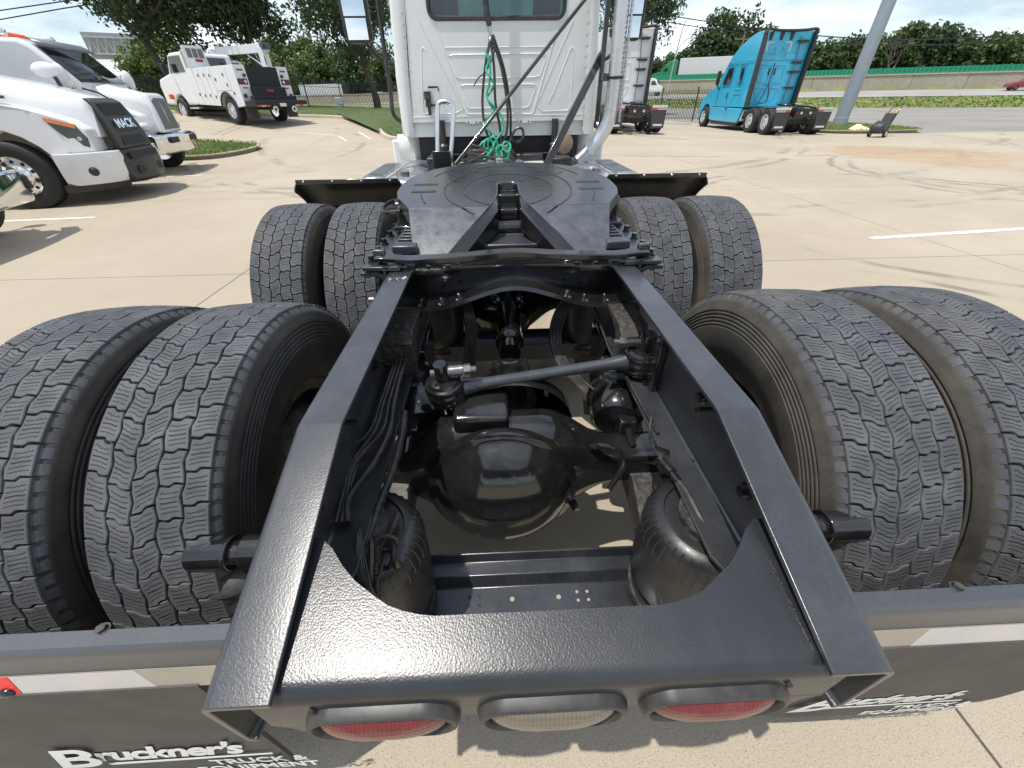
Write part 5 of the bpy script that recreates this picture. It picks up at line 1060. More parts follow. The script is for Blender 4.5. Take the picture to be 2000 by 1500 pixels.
# ---- day cab tractor with black grille, side-on at the left
def nose_truck():
    A = math.radians(12); t = thing('parked_semi_truck', 'white semi truck with black grille and chrome wheel at the left edge', 'truck', (-8.28, 8.82, 0), A-math.pi/2)
    for x in (-1.06, 1.06): wheel(t, x, 0, .51, .29)
    for s in (-1, 1):
        prof = [(1.12, .79), (1.12, 1.12), (.95, 1.26), (.55, 1.42), (0, 1.56), (-.7, 1.7), (-1.15, 1.75), (-2.0, 1.78), (-2.0, .7), (-.66, .62)]+arch(0, .64, .52, 172, 4)+[(.68, .79)]
        b = MB(); n = len(prof)
        xo = lambda y, z: 1.19-.30*ss(.25, 1.15, y)**1.5-.10*ss(1.1, 1.7, z)
        b.add([V((s*xo(y, z), y, z)) for y, z in prof]+[V((s*.5, y, z)) for y, z in prof], [tuple(range(n)), tuple(range(2*n-1, n-1, -1))]+[(i, (i+1) % n, n+(i+1) % n, n+i) for i in range(n)]); fo = b.out('fender', 'white_paint', t, bevel=.035, seg=3)
        hl = MB(); P_ = [(1.03, 1.20), (.72, 1.31), (.76, 1.2), (.92, .92), (1.08, .86), (1.105, 1.0)]
        hl.prism(P_, lambda u, v, w: V((s*(xo(u, v)+w-.015), u, v)), 0, .03); ho = hl.out('head_lamp', 'glass_dark', t, bevel=.008)
        part(ho, 'turn_signal', 'amber', lambda q: q.prism([(1.03, 1.20), (.72, 1.31), (.735, 1.25), (1.03, 1.14)], lambda u, v, w: V((s*(xo(u, v)+w), u, v)), .012, .022)); part(ho, 'lamp_lens', 'lamp_clear', lambda q: q.ball((s*(xo(.98, 1.0)-.01), .98, 1.0), .035, .06, .055))
        # bumper end
        bm_ = MB(); rings = []
        for i in range(9):
            a = i/8; x = .62+.56*a; y = 1.33-.50*a**2.2
            rings.append([V((s*x, y, .80)), V((s*x, y+.02, .72)), V((s*x, y+.01, .45)), V((s*x, y-.06, .32)), V((s*(x-.1), y-.3, .32)), V((s*(x-.1), y-.3, .80))])
        rings.append([V((s*1.19, .62, .80)), V((s*1.20, .62, .72)), V((s*1.19, .60, .47)), V((s*1.15, .58, .36)), V((s*1.05, .6, .36)), V((s*1.05, .6, .80))])
        bm_.loft(rings); bo = bm_.out('bumper', 'white_paint', t, smooth=40, bevel=.012)
        part(bo, 'fog_cover', 'black_plastic', lambda q: q.ball((s*1.06, 1.0, .52), .06, .09, .075)); part(bo, 'bumper_spoiler', 'black_plastic', lambda q: q.loft([[V((s*x, y, z)) for z, y in ((.33, y0), (.22, y0-.05), (.22, y0-.12), (.33, y0-.1))] for x, y0 in ((.6, 1.28), (.9, 1.12), (1.1, .82), (1.16, .62))]))
        part(t, 'hood_mirror', 'black_plastic', lambda q: (q.tube([(s*.95, .1, 1.6), (s*.98, .12, 1.75), (s*1.0, .1, 1.92)], .035, 8), q.box(s*.86, s*1.02, -.02, .28, 1.56, 1.6)))
        part(t, 'hood_mirror_shell', 'white_paint', lambda q: q.ball((s*1.02, .0, 2.0), .12, .22, .13, 20, 12))
        part(t, 'side_vent', 'black_plastic', lambda q: q.box(s*1.16, s*1.195, -.95, -.6, 1.15, 1.5), bevel=.01)
    hd = MB(); rings = []
    for y, w, zt, zb in ((1.16, .50, 1.49, 1.0), (1.05, .56, 1.58, 1.0), (.7, .66, 1.68, 1.0), (.2, .76, 1.80, 1.1), (-.5, .86, 1.93, 1.2), (-1.3, .93, 2.02, 1.2), (-2.05, .97, 2.06, 1.2)):
        rings.append([V((-w-.12, y, zb)), V((-w, y, zt-.22)), V((-w*.86, y, zt-.06)), V((-w*.5, y, zt)), V((w*.5, y, zt)), V((w*.86, y, zt-.06)), V((w, y, zt-.22)), V((w+.12, y, zb))])
    hd.loft(rings); hd.out('hood', 'white_paint', t, smooth=50)
    gr = part(t, 'grille', 'black_plastic', lambda q: q.loft([[V((x, y, z)) for x in (-w, -w*.5, w*.5, w)]+[V((x, y-.14, z)) for x in (w*.8, -w*.8)] for w, y, z in ((.60, 1.36, .80), (.58, 1.34, 1.0), (.52, 1.28, 1.3), (.46, 1.22, 1.5), (.42, 1.14, 1.56))]), bevel=.02)
    for z0, z1 in ((.86, 1.0), (1.06, 1.08), (1.3, 1.48)): part(gr, 'grille_mesh', 'liner_black', lambda q: q.prism([(-.40, z0), (.40, z0), (.37, z1), (-.37, z1)], lambda u, v, w: V((u, 1.375-(v-.8)*.20-.0+w, v)), 0, .008))
    tx = text('grille_lettering', 'MACK', .19, 'chrome', gr, Matrix.Translation((.33, 1.352, 1.12)) @ Matrix.Rotation(math.pi, 4, 'Z') @ Matrix.Rotation(math.pi/2-.2, 4, 'X'), ext=.012, off=.006); tx.scale = (1.15, 1, 1)
    bc = part(t, 'bumper_centre', 'black_plastic', lambda q: q.loft([[V((x, 1.36-.05*(x/.66)**2, z0)), V((x, 1.44-.09*(x/.66)**2, z0+.06)), V((x, 1.44-.09*(x/.66)**2, .62)), V((x, 1.37-.05*(x/.66)**2, .80)), V((x, 1.1, .80)), V((x, 1.1, z0))] for x, z0 in ((-.70, .40), (-.6, .27), (-.3, .25), (0, .25), (.3, .25), (.6, .27), (.70, .40))]), bevel=.02)
    for x0, x1, z0, z1 in ((-.5, .5, .64, .75), (-.45, .45, .40, .52)): part(bc, 'bumper_opening', 'liner_black', lambda q: q.box(x0, x1, 1.39, 1.425, z0, z1), bevel=.01)
    ext_yz(t, 'cab_body', 'white_paint', [(-2.0, .7), (-2.0, 2.02), (-2.65, 2.75), (-3.0, 2.9), (-4.3, 2.9), (-4.3, .7)], -1.15, 1.15, bevel=.08, seg=3)
    part(t, 'windshield', 'glass_dark', lambda q: q.add([(-1.05, -1.98, 2.05), (1.05, -1.98, 2.05), (.95, -2.62, 2.74), (-.95, -2.62, 2.74)], [(0, 1, 2, 3)])).modifiers.new('s', 'SOLIDIFY').thickness = .03
    for s in (-1, 1): ext_yz(t, 'door_window', 'glass_dark', [(-2.25, 1.9), (-3.4, 1.9), (-3.4, 2.6), (-2.75, 2.6)], s*1.14, s*1.16)
    for x in (-1.13, -.79, .79, 1.13):
        for y in (-5.2, -6.5): wheel(t, x, y)
    for x in (-.43, .43): slab(t, 'frame_rail', 'gloss_black', x-.04, x+.04, -7.2, -4, .72, .98)
nose_truck()
# ---- conventional work truck with chrome bumper behind it
def work_truck():
    A = math.radians(12); r_ = V((math.sin(A), -math.cos(A), 0)); t = thing('parked_work_truck', 'white truck with silver grille and chrome bumper next to the grass corner', 'truck', (-9.31+r_.x*1.12, 13.14+r_.y*1.12, 0), A-math.pi/2)
    for x in (-1.0, 1.0): wheel(t, x, 0, .5, .28)
    for s in (-1, 1):
        prof = [(.62, .86), (.70, 1.05), (.62, 1.25), (.3, 1.42), (-.4, 1.6), (-1.0, 1.7), (-1.0, .75), (-.66, .62)]+arch(0, .62, .5, 172, 20)+[(.62, .8)]
        b = MB(); n = len(prof); xo = lambda y, z: 1.14-.28*ss(.0, .75, y)-.1*ss(1.2, 1.7, z)
        b.add([V((s*xo(y, z), y, z)) for y, z in prof]+[V((s*.35, y, z)) for y, z in prof], [tuple(range(n)), tuple(range(2*n-1, n-1, -1))]+[(i, (i+1) % n, n+(i+1) % n, n+i) for i in range(n)]); b.out('fender', 'white_paint', t, bevel=.06, seg=3)
        ho = part(t, 'head_lamp', 'lamp_clear', lambda q: q.ball((s*.83, .62, 1.02), .14, .12, .10, 20, 12)); part(ho, 'turn_signal', 'amber', lambda q: q.ball((s*.965, .50, 1.03), .06, .08, .09, 16, 10))
        part(t, 'hood_mirror', 'gloss_black', lambda q: q.tube([(s*.8, .2, 1.55), (s*.95, .1, 1.68), (s*1.15, -.05, 1.75)], .02, 8)); 
        mo = part(t, 'side_mirror', 'white_paint', lambda q: q.ball((s*1.32, -.2, 1.95), .10, .12, .22, 16, 10)); part(mo, 'mirror_arm', 'black_plastic', lambda q: q.tube([(s*1.03, -.3, 1.75), (s*1.3, -.2, 1.8)], .03, 8))
        ext_yz(t, 'door_window', 'glass_dark', [(-.45, 1.82), (-1.4, 1.82), (-1.4, 2.4), (-.75, 2.4)], s*1.0, s*1.02)
        part(t, 'grab_rail', 'chrome', lambda q: q.tube([(s*1.06, -1.72, 1.5), (s*1.08, -1.72, 2.4)], .02, 8)); part(t, 'roof_horn', 'chrome', lambda q: q.lathe([(0, 0), (.03, 0), (.035, .3), (.07, .42), (.065, .43), (0, .4)], (s*.75, -1.5, 2.68), (0, 1, 0), 14))
    hd = MB(); hd.loft([[V((-w, y, .9)), V((-w, y, zt-.2)), V((-w*.8, y, zt-.04)), V((0, y, zt+.02)), V((w*.8, y, zt-.04)), V((w, y, zt-.2)), V((w, y, .9))] for y, w, zt in ((.80, .42, 1.5), (.72, .47, 1.62), (.4, .55, 1.72), (-.1, .7, 1.84), (-.55, .85, 1.93), (-1.0, .9, 1.97))]); hd.out('hood', 'white_paint', t, smooth=50)
    part(t, 'grille_surround', 'white_paint', lambda q: q.loft([[V((-w, y, z)), V((w, y, z)), V((w, y-.15, z)), V((-w, y-.15, z))] for w, y, z in ((.50, .86, .88), (.46, .84, 1.3), (.42, .80, 1.6), (.36, .74, 1.68))]), bevel=.04, seg=3)
    for s in (-1, 1): part(t, 'grille', 'mesh_grey', lambda q: q.prism([(s*.03, .95), (s*.40, .95), (s*.36, 1.5), (s*.30, 1.57), (s*.03, 1.58)], lambda u, v, w: V((u, .862-(v-.9)*.085+w, v)), 0, .02), bevel=.006)
    bp = part(t, 'bumper', 'chrome', lambda q: q.loft([[V((x, y, .86)), V((x, y+.05, .82)), V((x, y+.04, .58)), V((x, y-.03, .46)), V((x, y-.14, .46)), V((x, y-.14, .86))] for x, y in ((-1.1, .78), (-1.0, .9), (-.6, .98), (0, 1.0), (.6, .98), (1.0, .9), (1.1, .78))]), bevel=.015)
    for x in (-.55, .55): part(bp, 'bumper_vent', 'void_black', lambda q: q.box(x-.2, x+.2, .98, 1.05, .68, .80), bevel=.01)
    ext_yz(t, 'cab_body', 'white_paint', [(-.12, .8), (-.12, 1.86), (-.62, 2.48), (-.8, 2.58), (-2.0, 2.62), (-2.1, .8)], -1.03, 1.03, bevel=.08, seg=3)
    part(t, 'windshield', 'glass_dark', lambda q: q.add([(-.93, -.10, 1.88), (.93, -.10, 1.88), (.85, -.57, 2.46), (-.85, -.57, 2.46)], [(0, 1, 2, 3)])).modifiers.new('s', 'SOLIDIFY').thickness = .03
    part(t, 'sun_visor', 'mesh_grey', lambda q: q.add([(-.95, -.46, 2.47), (.95, -.46, 2.47), (.9, -.66, 2.60), (-.9, -.66, 2.60)], [(0, 1, 2, 3)])).modifiers.new('s', 'SOLIDIFY').thickness = .03
    bd = slab(t, 'service_body', 'liner_black', -1.15, 1.15, -7.5, -2.4, 1.0, 2.75, bevel=.02); part(bd, 'body_rack', 'mesh_grey', lambda q: [q.box(x-.03, x+.03, y-.03, y+.03, 2.75, 3.15) for x in (-1.1, 1.1) for y in (-2.7, -4.2, -5.8, -7.4)]+[q.box(x-.03, x+.03, -7.4, -2.7, 3.12, 3.18) for x in (-1.1, 1.1)]); slab(bd, 'body_hopper', 'gloss_black', -1.0, 1.0, -5.4, -3.0, 2.76, 3.08, bevel=.05)
    for x, y in ((-.5, -1.7), (.45, -1.75)): part(t, 'warning_light', 'orange_cloth', lambda q: q.box(x-.33, x+.33, y-.12, y+.12, 2.64, 2.78), bevel=.05)
    for x in (-1.0, -.7, .7, 1.0): wheel(t, x, -5.6)
    return t
wt_ = work_truck()
# ---- chrome bumper corner of the next truck in the row
t = dup_tree(wt_); t.name = 'parked_work_truck'; t.location = (-7.1, 4.9, 0); tag(t, 'truck cut by the left edge with only a polished slotted bumper corner showing', 'truck')
for ch in list(t.children):
    if ch.name.startswith('bumper'):
        for g_ in list(ch.children): bpy.data.objects.remove(g_)
        bpy.data.objects.remove(ch)
bp = part(t, 'bumper', 'chrome', lambda q: q.loft([[V((x, y, .80)), V((x, y+.03, .76)), V((x, y+.03, .46)), V((x, y, .42)), V((x, y-.08, .42)), V((x, y-.08, .80))] for x, y in ((-1.2, .80), (-.9, 1.0), (0, 1.06), (.9, 1.0), (1.2, .80))]), bevel=.02)
for x in (-.95, -.75, .75, .95): part(bp, 'bumper_slot', 'void_black', lambda q: q.box(x-.05, x+.05, .97, 1.035, .56, .72), bevel=.015)
# ---- white service body truck, rear three-quarter view
def service_truck():
    t = thing('service_truck', 'white service truck with tool cabinets, black tailgate and red tail lamps', 'truck', (-11.1, 22.9, tz(-11.1, 22.9)), math.radians(56))
    for x in (-1.02, 1.02): wheel(t, x, 0, .5, .34, 'chrome'); wheel(t, x, 4.6, .5, .28, 'chrome')
    bw = 1.22
    for s in (-1, 1):
        prof = [(-1.25, .66), (-1.25, 2.05), (2.55, 2.05), (2.55, .72), (.72, .66)]+arch(0, .62, .52, 8, 172)[0:]+[(-.62, .60)]
        so = ext_yz(t, 'side_cabinet', 'white_paint', prof, s*.72, s*bw, bevel=.012)
        for y in (-.62, .62, 1.1, 1.6, 2.1): part(so, 'door_seam', 'mesh_grey', lambda q: q.box(s*(bw-.004), s*(bw+.003), y-.006, y+.006, .72 if abs(y) > .6 else 1.2, 1.98))
        part(so, 'door_seam', 'mesh_grey', lambda q: q.box(s*(bw-.004), s*(bw+.003), -.62, .62, 1.2, 1.212))
        for y, z in ((.8, 1.75), (1.25, 1.78), (1.75, 1.78), (.85, 1.0), (1.3, 1.05), (1.75, 1.05), (2.2, 1.1), (.4, 1.6), (-.3, 1.75), (-.75, 1.1), (-.4, 1.4)): part(so, 'door_latch', 'black_plastic', lambda q: q.box(s*(bw-.004), s*(bw+.025), y-.03, y+.03, z-.05, z+.05), bevel=.008)
        part(so, 'wheel_arch', 'black_plastic', lambda q: q.tube([(s*(bw+.01), y, z) for y, z in arch(0, .63, .52, 175, 5, 14)], .035, 8))
        lm = part(so, 'tail_lamp', 'red_lens', lambda q: q.box(s*.80, s*1.18, -1.275, -1.25, 1.42, 1.58), bevel=.01); part(lm, 'reverse_lamp', 'lamp_clear', lambda q: q.cyl((s*.88, -1.27, 1.5), (s*.88, -1.285, 1.5), .06, n=16)); part(lm, 'lamp_bezel', 'black_plastic', lambda q: q.box(s*.78, s*1.20, -1.262, -1.249, 1.40, 1.60))
        part(so, 'work_light', 'black_plastic', lambda q: q.cyl((s*.86, -1.26, 1.7), (s*.86, -1.33, 1.72), .06, n=14)); part(so, 'sticker', 'print_red', lambda q: q.box(s*.84, s*1.1, -1.258, -1.251, 1.86, 1.92)); part(so, 'lower_lamp', 'red_lens', lambda q: q.box(s*1.0, s*1.15, -1.29, -1.25, .95, 1.08), bevel=.01); part(so, 'sticker', 'print_red', lambda q: q.box(s*.86, s*1.06, -1.258, -1.251, 1.26, 1.31))
        ext_xz(t, 'mud_flap', 'flap_dark', [(s*.70, .62), (s*1.2, .62), (s*1.2, .2), (s*.70, .2)], -1.2, -1.18)
        slab(t, 'side_step', 'chrome', s*.9, s*1.25, 2.8, 3.6, .55, .62, bevel=.01)
    slab(t, 'load_bed', 'liner_black', -.72, .72, -1.2, 2.5, 1.2, 1.3); slab(t, 'tailgate', 'liner_black', -.72, .72, -1.24, -1.2, 1.30, 2.03); slab(t, 'bed_step', 'liner_black', -.76, .76, -1.45, -1.24, 1.0, 1.32, bevel=.01)
    slab(t, 'rear_deck', 'liner_black', -1.0, 1.0, -1.75, -1.45, .78, 1.0, bevel=.01); bp = slab(t, 'work_bumper', 'liner_black', -1.22, 1.22, -2.1, -1.3, .62, .84, bevel=.012)
    for k in range(6): part(bp, 'reflective_tape', 'red_tape' if k % 2 == 0 else 'white_tape', lambda q: q.box(-1.2+.2*k if k < 3 else .6+.2*(k-3), -1.0+.2*k if k < 3 else .8+.2*(k-3), -2.108, -2.1, .62, .68))
    slab(bp, 'number_plate', 'trailer_white', -.15, .15, -2.115, -2.1, .62, .74); 
    for x in (-.4, .5): part(bp, 'tow_eye', 'trailer_white', lambda q: q.tube([(x+.09*math.cos(a), -2.1, .52+.09*math.sin(a)) for a in [i*.5236 for i in range(12)]], .035, 8, closed=True))
    part(t, 'step_badge', 'print_red', lambda q: q.box(-.16, .16, -1.462, -1.45, 1.14, 1.24))
    ext_yz(t, 'cab_body', 'white_paint', [(2.7, .75), (2.7, 2.60), (2.9, 2.68), (4.0, 2.68), (4.25, 2.6), (4.75, 1.95), (6.0, 1.75), (6.2, 1.5), (6.2, .7), (5.3, .7)]+arch(4.6, .6, .5, 15, 165)+[(3.9, .7)], -1.05, 1.05, bevel=.08, seg=3)
    rwn = part(t, 'rear_window', 'glass_dark', lambda q: q.box(-.75, .75, 2.675, 2.71, 2.0, 2.5), bevel=.03)
    for s in (-1, 1):
        ext_yz(t, 'door_window', 'glass_dark', [(3.1, 1.95), (4.55, 1.95), (4.15, 2.55), (3.1, 2.55)], s*1.04, s*1.06)
        part(t, 'side_mirror', 'black_plastic', lambda q: q.box(s*1.2, s*1.4, 4.4, 4.5, 1.9, 2.3), bevel=.03)
    op = ext_xz(t, 'raised_lid', 'white_paint', [(-1.28, 2.05), (-.35, 2.1), (-.45, 2.85), (-1.30, 2.82)], 2.1, 2.16, bevel=.01)
    for k in range(3): part(op, 'lid_panel', 'mesh_grey', lambda q: q.box(-1.16+k*.24, -.97+k*.24, 2.08, 2.1, 2.42, 2.74))
    part(op, 'sticker', 'print_red', lambda q: q.box(-.9, -.6, 2.085, 2.1, 2.28, 2.38)); slab(t, 'frame', 'void_black', -.45, .45, -1.6, 5.8, .5, .72)
    part(t, 'exhaust_pipe', 'chrome', lambda q: q.tube([(-1.12, 2.62, .9), (-1.12, 2.62, 2.5), (-1.15, 2.55, 2.7)], .06, 12))
    part(t, 'warning_light', 'orange_cloth', lambda q: q.box(-1.2, -1.05, 5.2, 5.4, .95, 1.15), bevel=.03)
service_truck()
# ---- second white truck with a folded crane behind it
t = thing('crane_truck', 'white crane truck behind the service truck with folded boom above its cab', 'truck', (-14.6, 30.3, tz(-14.6, 30.3)), math.radians(62))
ext_yz(t, 'cab_body', 'white_paint', [(1.6, .7), (1.6, 2.45), (1.9, 2.55), (3.0, 2.55), (3.6, 1.85), (4.8, 1.7), (5, 1.4), (5, .7)], -1.05, 1.05, bevel=.08, seg=3)
for s in (-1, 1): ext_yz(t, 'door_window', 'glass_teal', [(2.0, 1.8), (3.35, 1.8), (2.9, 2.42), (2.0, 2.42)], s*1.04, s*1.06); slab(t, 'side_cabinet', 'white_paint', s*.7, s*1.2, -1.6, 1.4, .7, 1.75, bevel=.02)
part(t, 'rear_window', 'glass_teal', lambda q: q.box(-.8, .8, 1.58, 1.61, 1.85, 2.4), bevel=.03)
slab(t, 'load_bed', 'liner_black', -.7, .7, -1.6, 1.4, .9, 1.0); cr_ = part(t, 'crane_post', 'white_paint', lambda q: (q.box(.45, .85, -1.3, -.9, 1.0, 3.0), q.box(.4, .9, -1.35, -.85, 1.7, 1.9)), bevel=.02)
bo = part(t, 'crane_boom', 'white_paint', lambda q: (q.loft([[V((x, y, z+d)) for x in (.52, .82) for d in ((0, h) if x < .6 else (h, 0))] for y, z, h in ((-1.4, 2.75, .42), (.5, 2.75, .42), (3.0, 2.78, .38))]), q.box(.58, .76, .4, 3.6, 2.84, 3.06)), bevel=.015)
part(bo, 'boom_ram', 'chrome', lambda q: q.cyl((.67, -.9, 2.1), (.67, .3, 2.72), .06, n=14)); part(bo, 'winch', 'gloss_black', lambda q: (q.cyl((.45, -1.35, 3.05), (.95, -1.35, 3.05), .16, n=18), q.box(.5, .9, -1.55, -1.1, 2.9, 3.12)), bevel=.01)
part(bo, 'boom_hose', 'rubber_hose', lambda q: q.tube(spline([(.5, -1.2, 2.9), (.48, -1.3, 2.4), (.5, -1.2, 1.9)], 5), .03, 6)); part(t, 'warning_light', 'orange_cloth', lambda q: q.ball((-.8, 1.9, 2.4), .22, .18, .2))
for x in (-1.0, 1.0): wheel(t, x, -.3); wheel(t, x, 3.7)
# ---- vehicles on the far highway
def hwy(s, q): p = spos(s, q); return (p[0], p[1], tz(*p))
ARZ = math.atan2(-.52, 1)     # heading along +q
def semi(label, s, q):
    t = thing('highway_semi_truck', label, 'truck', hwy(s, q), ARZ+math.pi/2)
    tr_ = slab(t, 'trailer', 'trailer_white', -1.25, 1.25, -15.5, -1.2, 1.15, 4.0, bevel=.04)
    for k in range(18): slab(tr_, 'trailer_rib', 'trailer_white', 1.25, 1.265, -15.2+k*.8, -15.16+k*.8, 1.25, 3.95); slab(tr_, 'trailer_rib', 'trailer_white', -1.265, -1.25, -15.2+k*.8, -15.16+k*.8, 1.25, 3.95)
    co = ext_yz(t, 'cab_body', 'green_paint', [(-.8, .5), (-.8, 3.6), (-.3, 3.9), (1.2, 3.5), (1.9, 2.6), (2.4, 1.9), (4.1, 1.5), (4.3, .4)], -1.2, 1.2, bevel=.1, seg=3)
    for sx in (-1, 1): ext_yz(co, 'door_window', 'glass_dark', [(1.0, 1.9), (1.9, 1.9), (1.6, 2.5), (1.0, 2.5)], sx*1.19, sx*1.21)
    ext_xz(co, 'windshield', 'glass_dark', [(-1, 1.9), (1, 1.9), (.9, 2.6), (-.9, 2.6)], 2.0, 2.2)
    for x in (-1.08, 1.08):
        for y in (3.3, -1.6, -2.9, -13, -14.3): wheel(t, x, y, .5, .3)
semi('green semi truck pulling a white box trailer along the far highway', 112, -14)
t = thing('delivery_van', 'white panel van on the far road beside the black fence', 'van', hwy(97, -16.5), ARZ-math.pi/2)
vb_ = ext_yz(t, 'van_body', 'white_paint', [(-3, .45), (-3, 2.5), (-2.8, 2.65), (1.2, 2.65), (1.6, 2.5), (2.3, 1.6), (3.0, 1.35), (3.1, .5)], -.98, .98, bevel=.08, seg=3)
for s in (-1, 1): ext_yz(vb_, 'door_window', 'glass_dark', [(.9, 1.6), (2.0, 1.6), (1.5, 2.25), (.9, 2.25)], s*.975, s*.99)
ext_xz(vb_, 'windshield', 'glass_dark', [(-.85, 1.6), (.85, 1.6), (.75, 2.4), (-.75, 2.4)], 1.95, 2.1)
for x in (-.85, .85):
    for y in (-2, 2.1): wheel(t, x, y, .36, .22, 'mesh_grey')
t = thing('red_car', 'dark red car driving on the highway at the right edge', 'car', hwy(97.5, 38.2), ARZ+math.pi/2)
cb = ext_yz(t, 'car_body', 'red_paint', [(-2.3, .4), (-2.35, .85), (-2.2, 1.02), (-1.5, 1.06), (-.9, 1.42), (.4, 1.44), (1.1, 1.05), (2.1, .9), (2.35, .7), (2.35, .35)], -.9, .9, bevel=.07, seg=3)
for s in (-1, 1): ext_yz(cb, 'door_window', 'glass_dark', [(-1.2, 1.06), (.9, 1.04), (.35, 1.38), (-.85, 1.37)], s*.89, s*.91); slab(cb, 'tail_lamp', 'red_lens', s*.5, s*.88, -2.37, -2.3, .78, .92)
slab(cb, 'rear_window', 'glass_dark', -.65, .65, -1.42, -1.2, 1.1, 1.3)
for x in (-.82, .82):
    for y in (-1.4, 1.45): wheel(t, x, y, .33, .22, 'mesh_grey')
t = thing('box_trailer', 'long white box trailer seen through the black fence at the left', 'trailer', (-53, 154, tz(-53, 154)), math.radians(62))
tr_ = slab(t, 'trailer_box', 'trailer_white', -1.3, 1.3, -10, 8, 1.2, 4.3, bevel=.05); slab(tr_, 'trailer_end', 'mesh_grey', -1.2, 1.2, -10.03, -10, 1.3, 4.2); slab(t, 'trailer_frame', 'void_black', -.6, .6, -9, 7, .8, 1.2)
for x in (-1.05, 1.05):
    for y in (-8.5, -7.2): wheel(t, x, y, .5, .3)
t = thing('pickup_truck', 'white pickup truck partly hidden behind the fence near the tree trunk', 'pickup', hwy(111.5, -94.7), math.radians(62))
pb = ext_yz(t, 'pickup_body', 'white_paint', [(-2.8, .5), (-2.8, 1.15), (-.6, 1.2), (-.4, 1.85), (1.0, 1.85), (1.5, 1.25), (2.7, 1.1), (2.8, .5)], -.98, .98, bevel=.07)
for s in (-1, 1): ext_yz(pb, 'door_window', 'glass_dark', [(-.3, 1.25), (1.3, 1.25), (.9, 1.75), (-.25, 1.75)], s*.97, s*.99)
for x in (-.85, .85):
    for y in (-1.8, 1.8): wheel(t, x, y, .38, .24, 'mesh_grey')
# ------------------------------------------------------------------ fence, post, cart, poles, walls
mat('iron_black', (.012, .012, .013), .45, var=.2); mat('post_grey', (.27, .31, .345), .45, var=.1, vs=2, dust=.2, dcol=(.4, .42, .42), ds=3); mat('barrier_green', (.012, .25, .14), .5, var=.12)
mat('wood_pole', (.2, .15, .1), .8, var=.3); mat('sign_back', (.42, .42, .43), .5, metal=.3, var=.15); mat('straw', (.72, .62, .33), .8, var=.15)
def fence(label, pts, sp=.115, every=2.45, H=1.85):
    f = thing('iron_fence', label, 'fence', (pts[0][0], pts[0][1], tz(*pts[0]))); o = V(f.location)
    L = []
    tot = 0
    for a, b in zip(pts, pts[1:]):
        a, b = V((a[0], a[1], 0)), V((b[0], b[1], 0)); L.append((a, b, (b-a).length)); tot += (b-a).length
    def at(d):
        for a, b, l in L:
            if d <= l: p = a.lerp(b, d/l); break
            d -= l
        else: p = L[-1][1]
        return V((p.x, p.y, tz(p.x, p.y)))-o
    pm = MB(); pm.box(-.035, .035, -.035, .035, -.1, H+.12); pm.box(-.045, .045, -.045, .045, H+.12, H+.15); pme = pm.mesh('fence_post', 'iron_black')
    km = MB(); km.box(-.015, .015, -.015, .015, .08, H-.03); km.cyl((0, 0, H-.03), (0, 0, H+.06), .015, .001, n=4); kme = km.mesh('picket', 'iron_black', 0)
    n = int(tot/every)
    for i in range(n+1):
        q = bpy.data.objects.new('fence_post', pme); COL.objects.link(q); q.parent = f; q.location = at(i*every)
    k = 0; rest = MB(); m = int(tot/sp)
    for i in range(m):
        p = at(i*sp)
        if k < 300: q = bpy.data.objects.new('picket', kme); COL.objects.link(q); q.parent = f; q.location = p; k += 1
        else: rest.box(p.x-.015, p.x+.015, p.y-.015, p.y+.015, p.z+.08, p.z+H)
    if rest.v: tag(rest.out('picket_run', 'iron_black', f, smooth=0), kind='stuff')
    for z in (.18, 1.38, 1.62):
        r_ = MB(); r_.tube([at(i*tot/40)+V((0, 0, z)) for i in range(41)], .02, 4); r_.out('fence_rail', 'iron_black', f, smooth=0)
fence('black iron picket fence on the grass bank left of the white cab', [(-5.0, 41), (-9, 39.8), (-15, 37.5), (-22, 35.5), (-34, 33)])
fence('black iron picket fence between the white and the blue sleeper trucks', [(5.5, 37.2), (10, 36.2), (14, 34.6), (16.6, 32.2)])
# lamp post that stands in the small lawn
lp = thing('lamp_post', 'tall plain blue-grey steel lamp post standing on the small lawn', 'post', (19.0, 24.9, .1))
part(lp, 'post_shaft', 'post_grey', lambda b: b.lathe([(.0, 0), (.34, 0), (.34, .35), (.325, .36), (.26, 9.5), (0, 9.5)], (0, 0, 0), (0, 0, 1), 28))
part(lp, 'lamp_head', 'post_grey', lambda b: (b.box(-.15, .15, -1.2, 1.2, 9.5, 9.6), b.box(-.3, .3, -1.6, -1.0, 9.45, 9.62), b.box(-.3, .3, 1.0, 1.6, 9.45, 9.62)), bevel=.03)
# wheeled machine on the kerb
ct = thing('yard_cart', 'black two-wheeled cart with tall loop handle on the stained concrete', 'cart', (16.1, 18.7, 0), math.radians(-62)); ct.scale = (.8, .8, .74)
part(ct, 'cart_tank', 'black_plastic', lambda b: b.loft([[V((x*w, y, z)) for x, z in ((-1, z0), (1, z0), (1, z1-.08), (.8, z1), (-.8, z1), (-1, z1-.08))] for y, w, z0, z1 in ((-.55, .2, .28, .45), (-.45, .27, .2, .62), (-.1, .28, .18, .78), (.15, .27, .2, .76), (.2, .2, .25, .7))]), bevel=.03)
part(ct, 'cart_box', 'black_plastic', lambda b: b.loft([[V((x, y+o, z)) for x, y in ((-.2, -.16), (.2, -.16), (.2, .16), (-.2, .16))] for z, o in ((.35, .2), (1.12, .52))]), bevel=.02)
part(ct, 'cart_handle', 'gloss_black', lambda b: b.tube(spline([(-.2, .3, .3), (-.2, .66, 1.15), (-.18, .85, 1.38), (-.12, 1.0, 1.42), (.12, 1.0, 1.42), (.18, .85, 1.38), (.2, .66, 1.15), (.2, .3, .3)], 6), .02, 8))
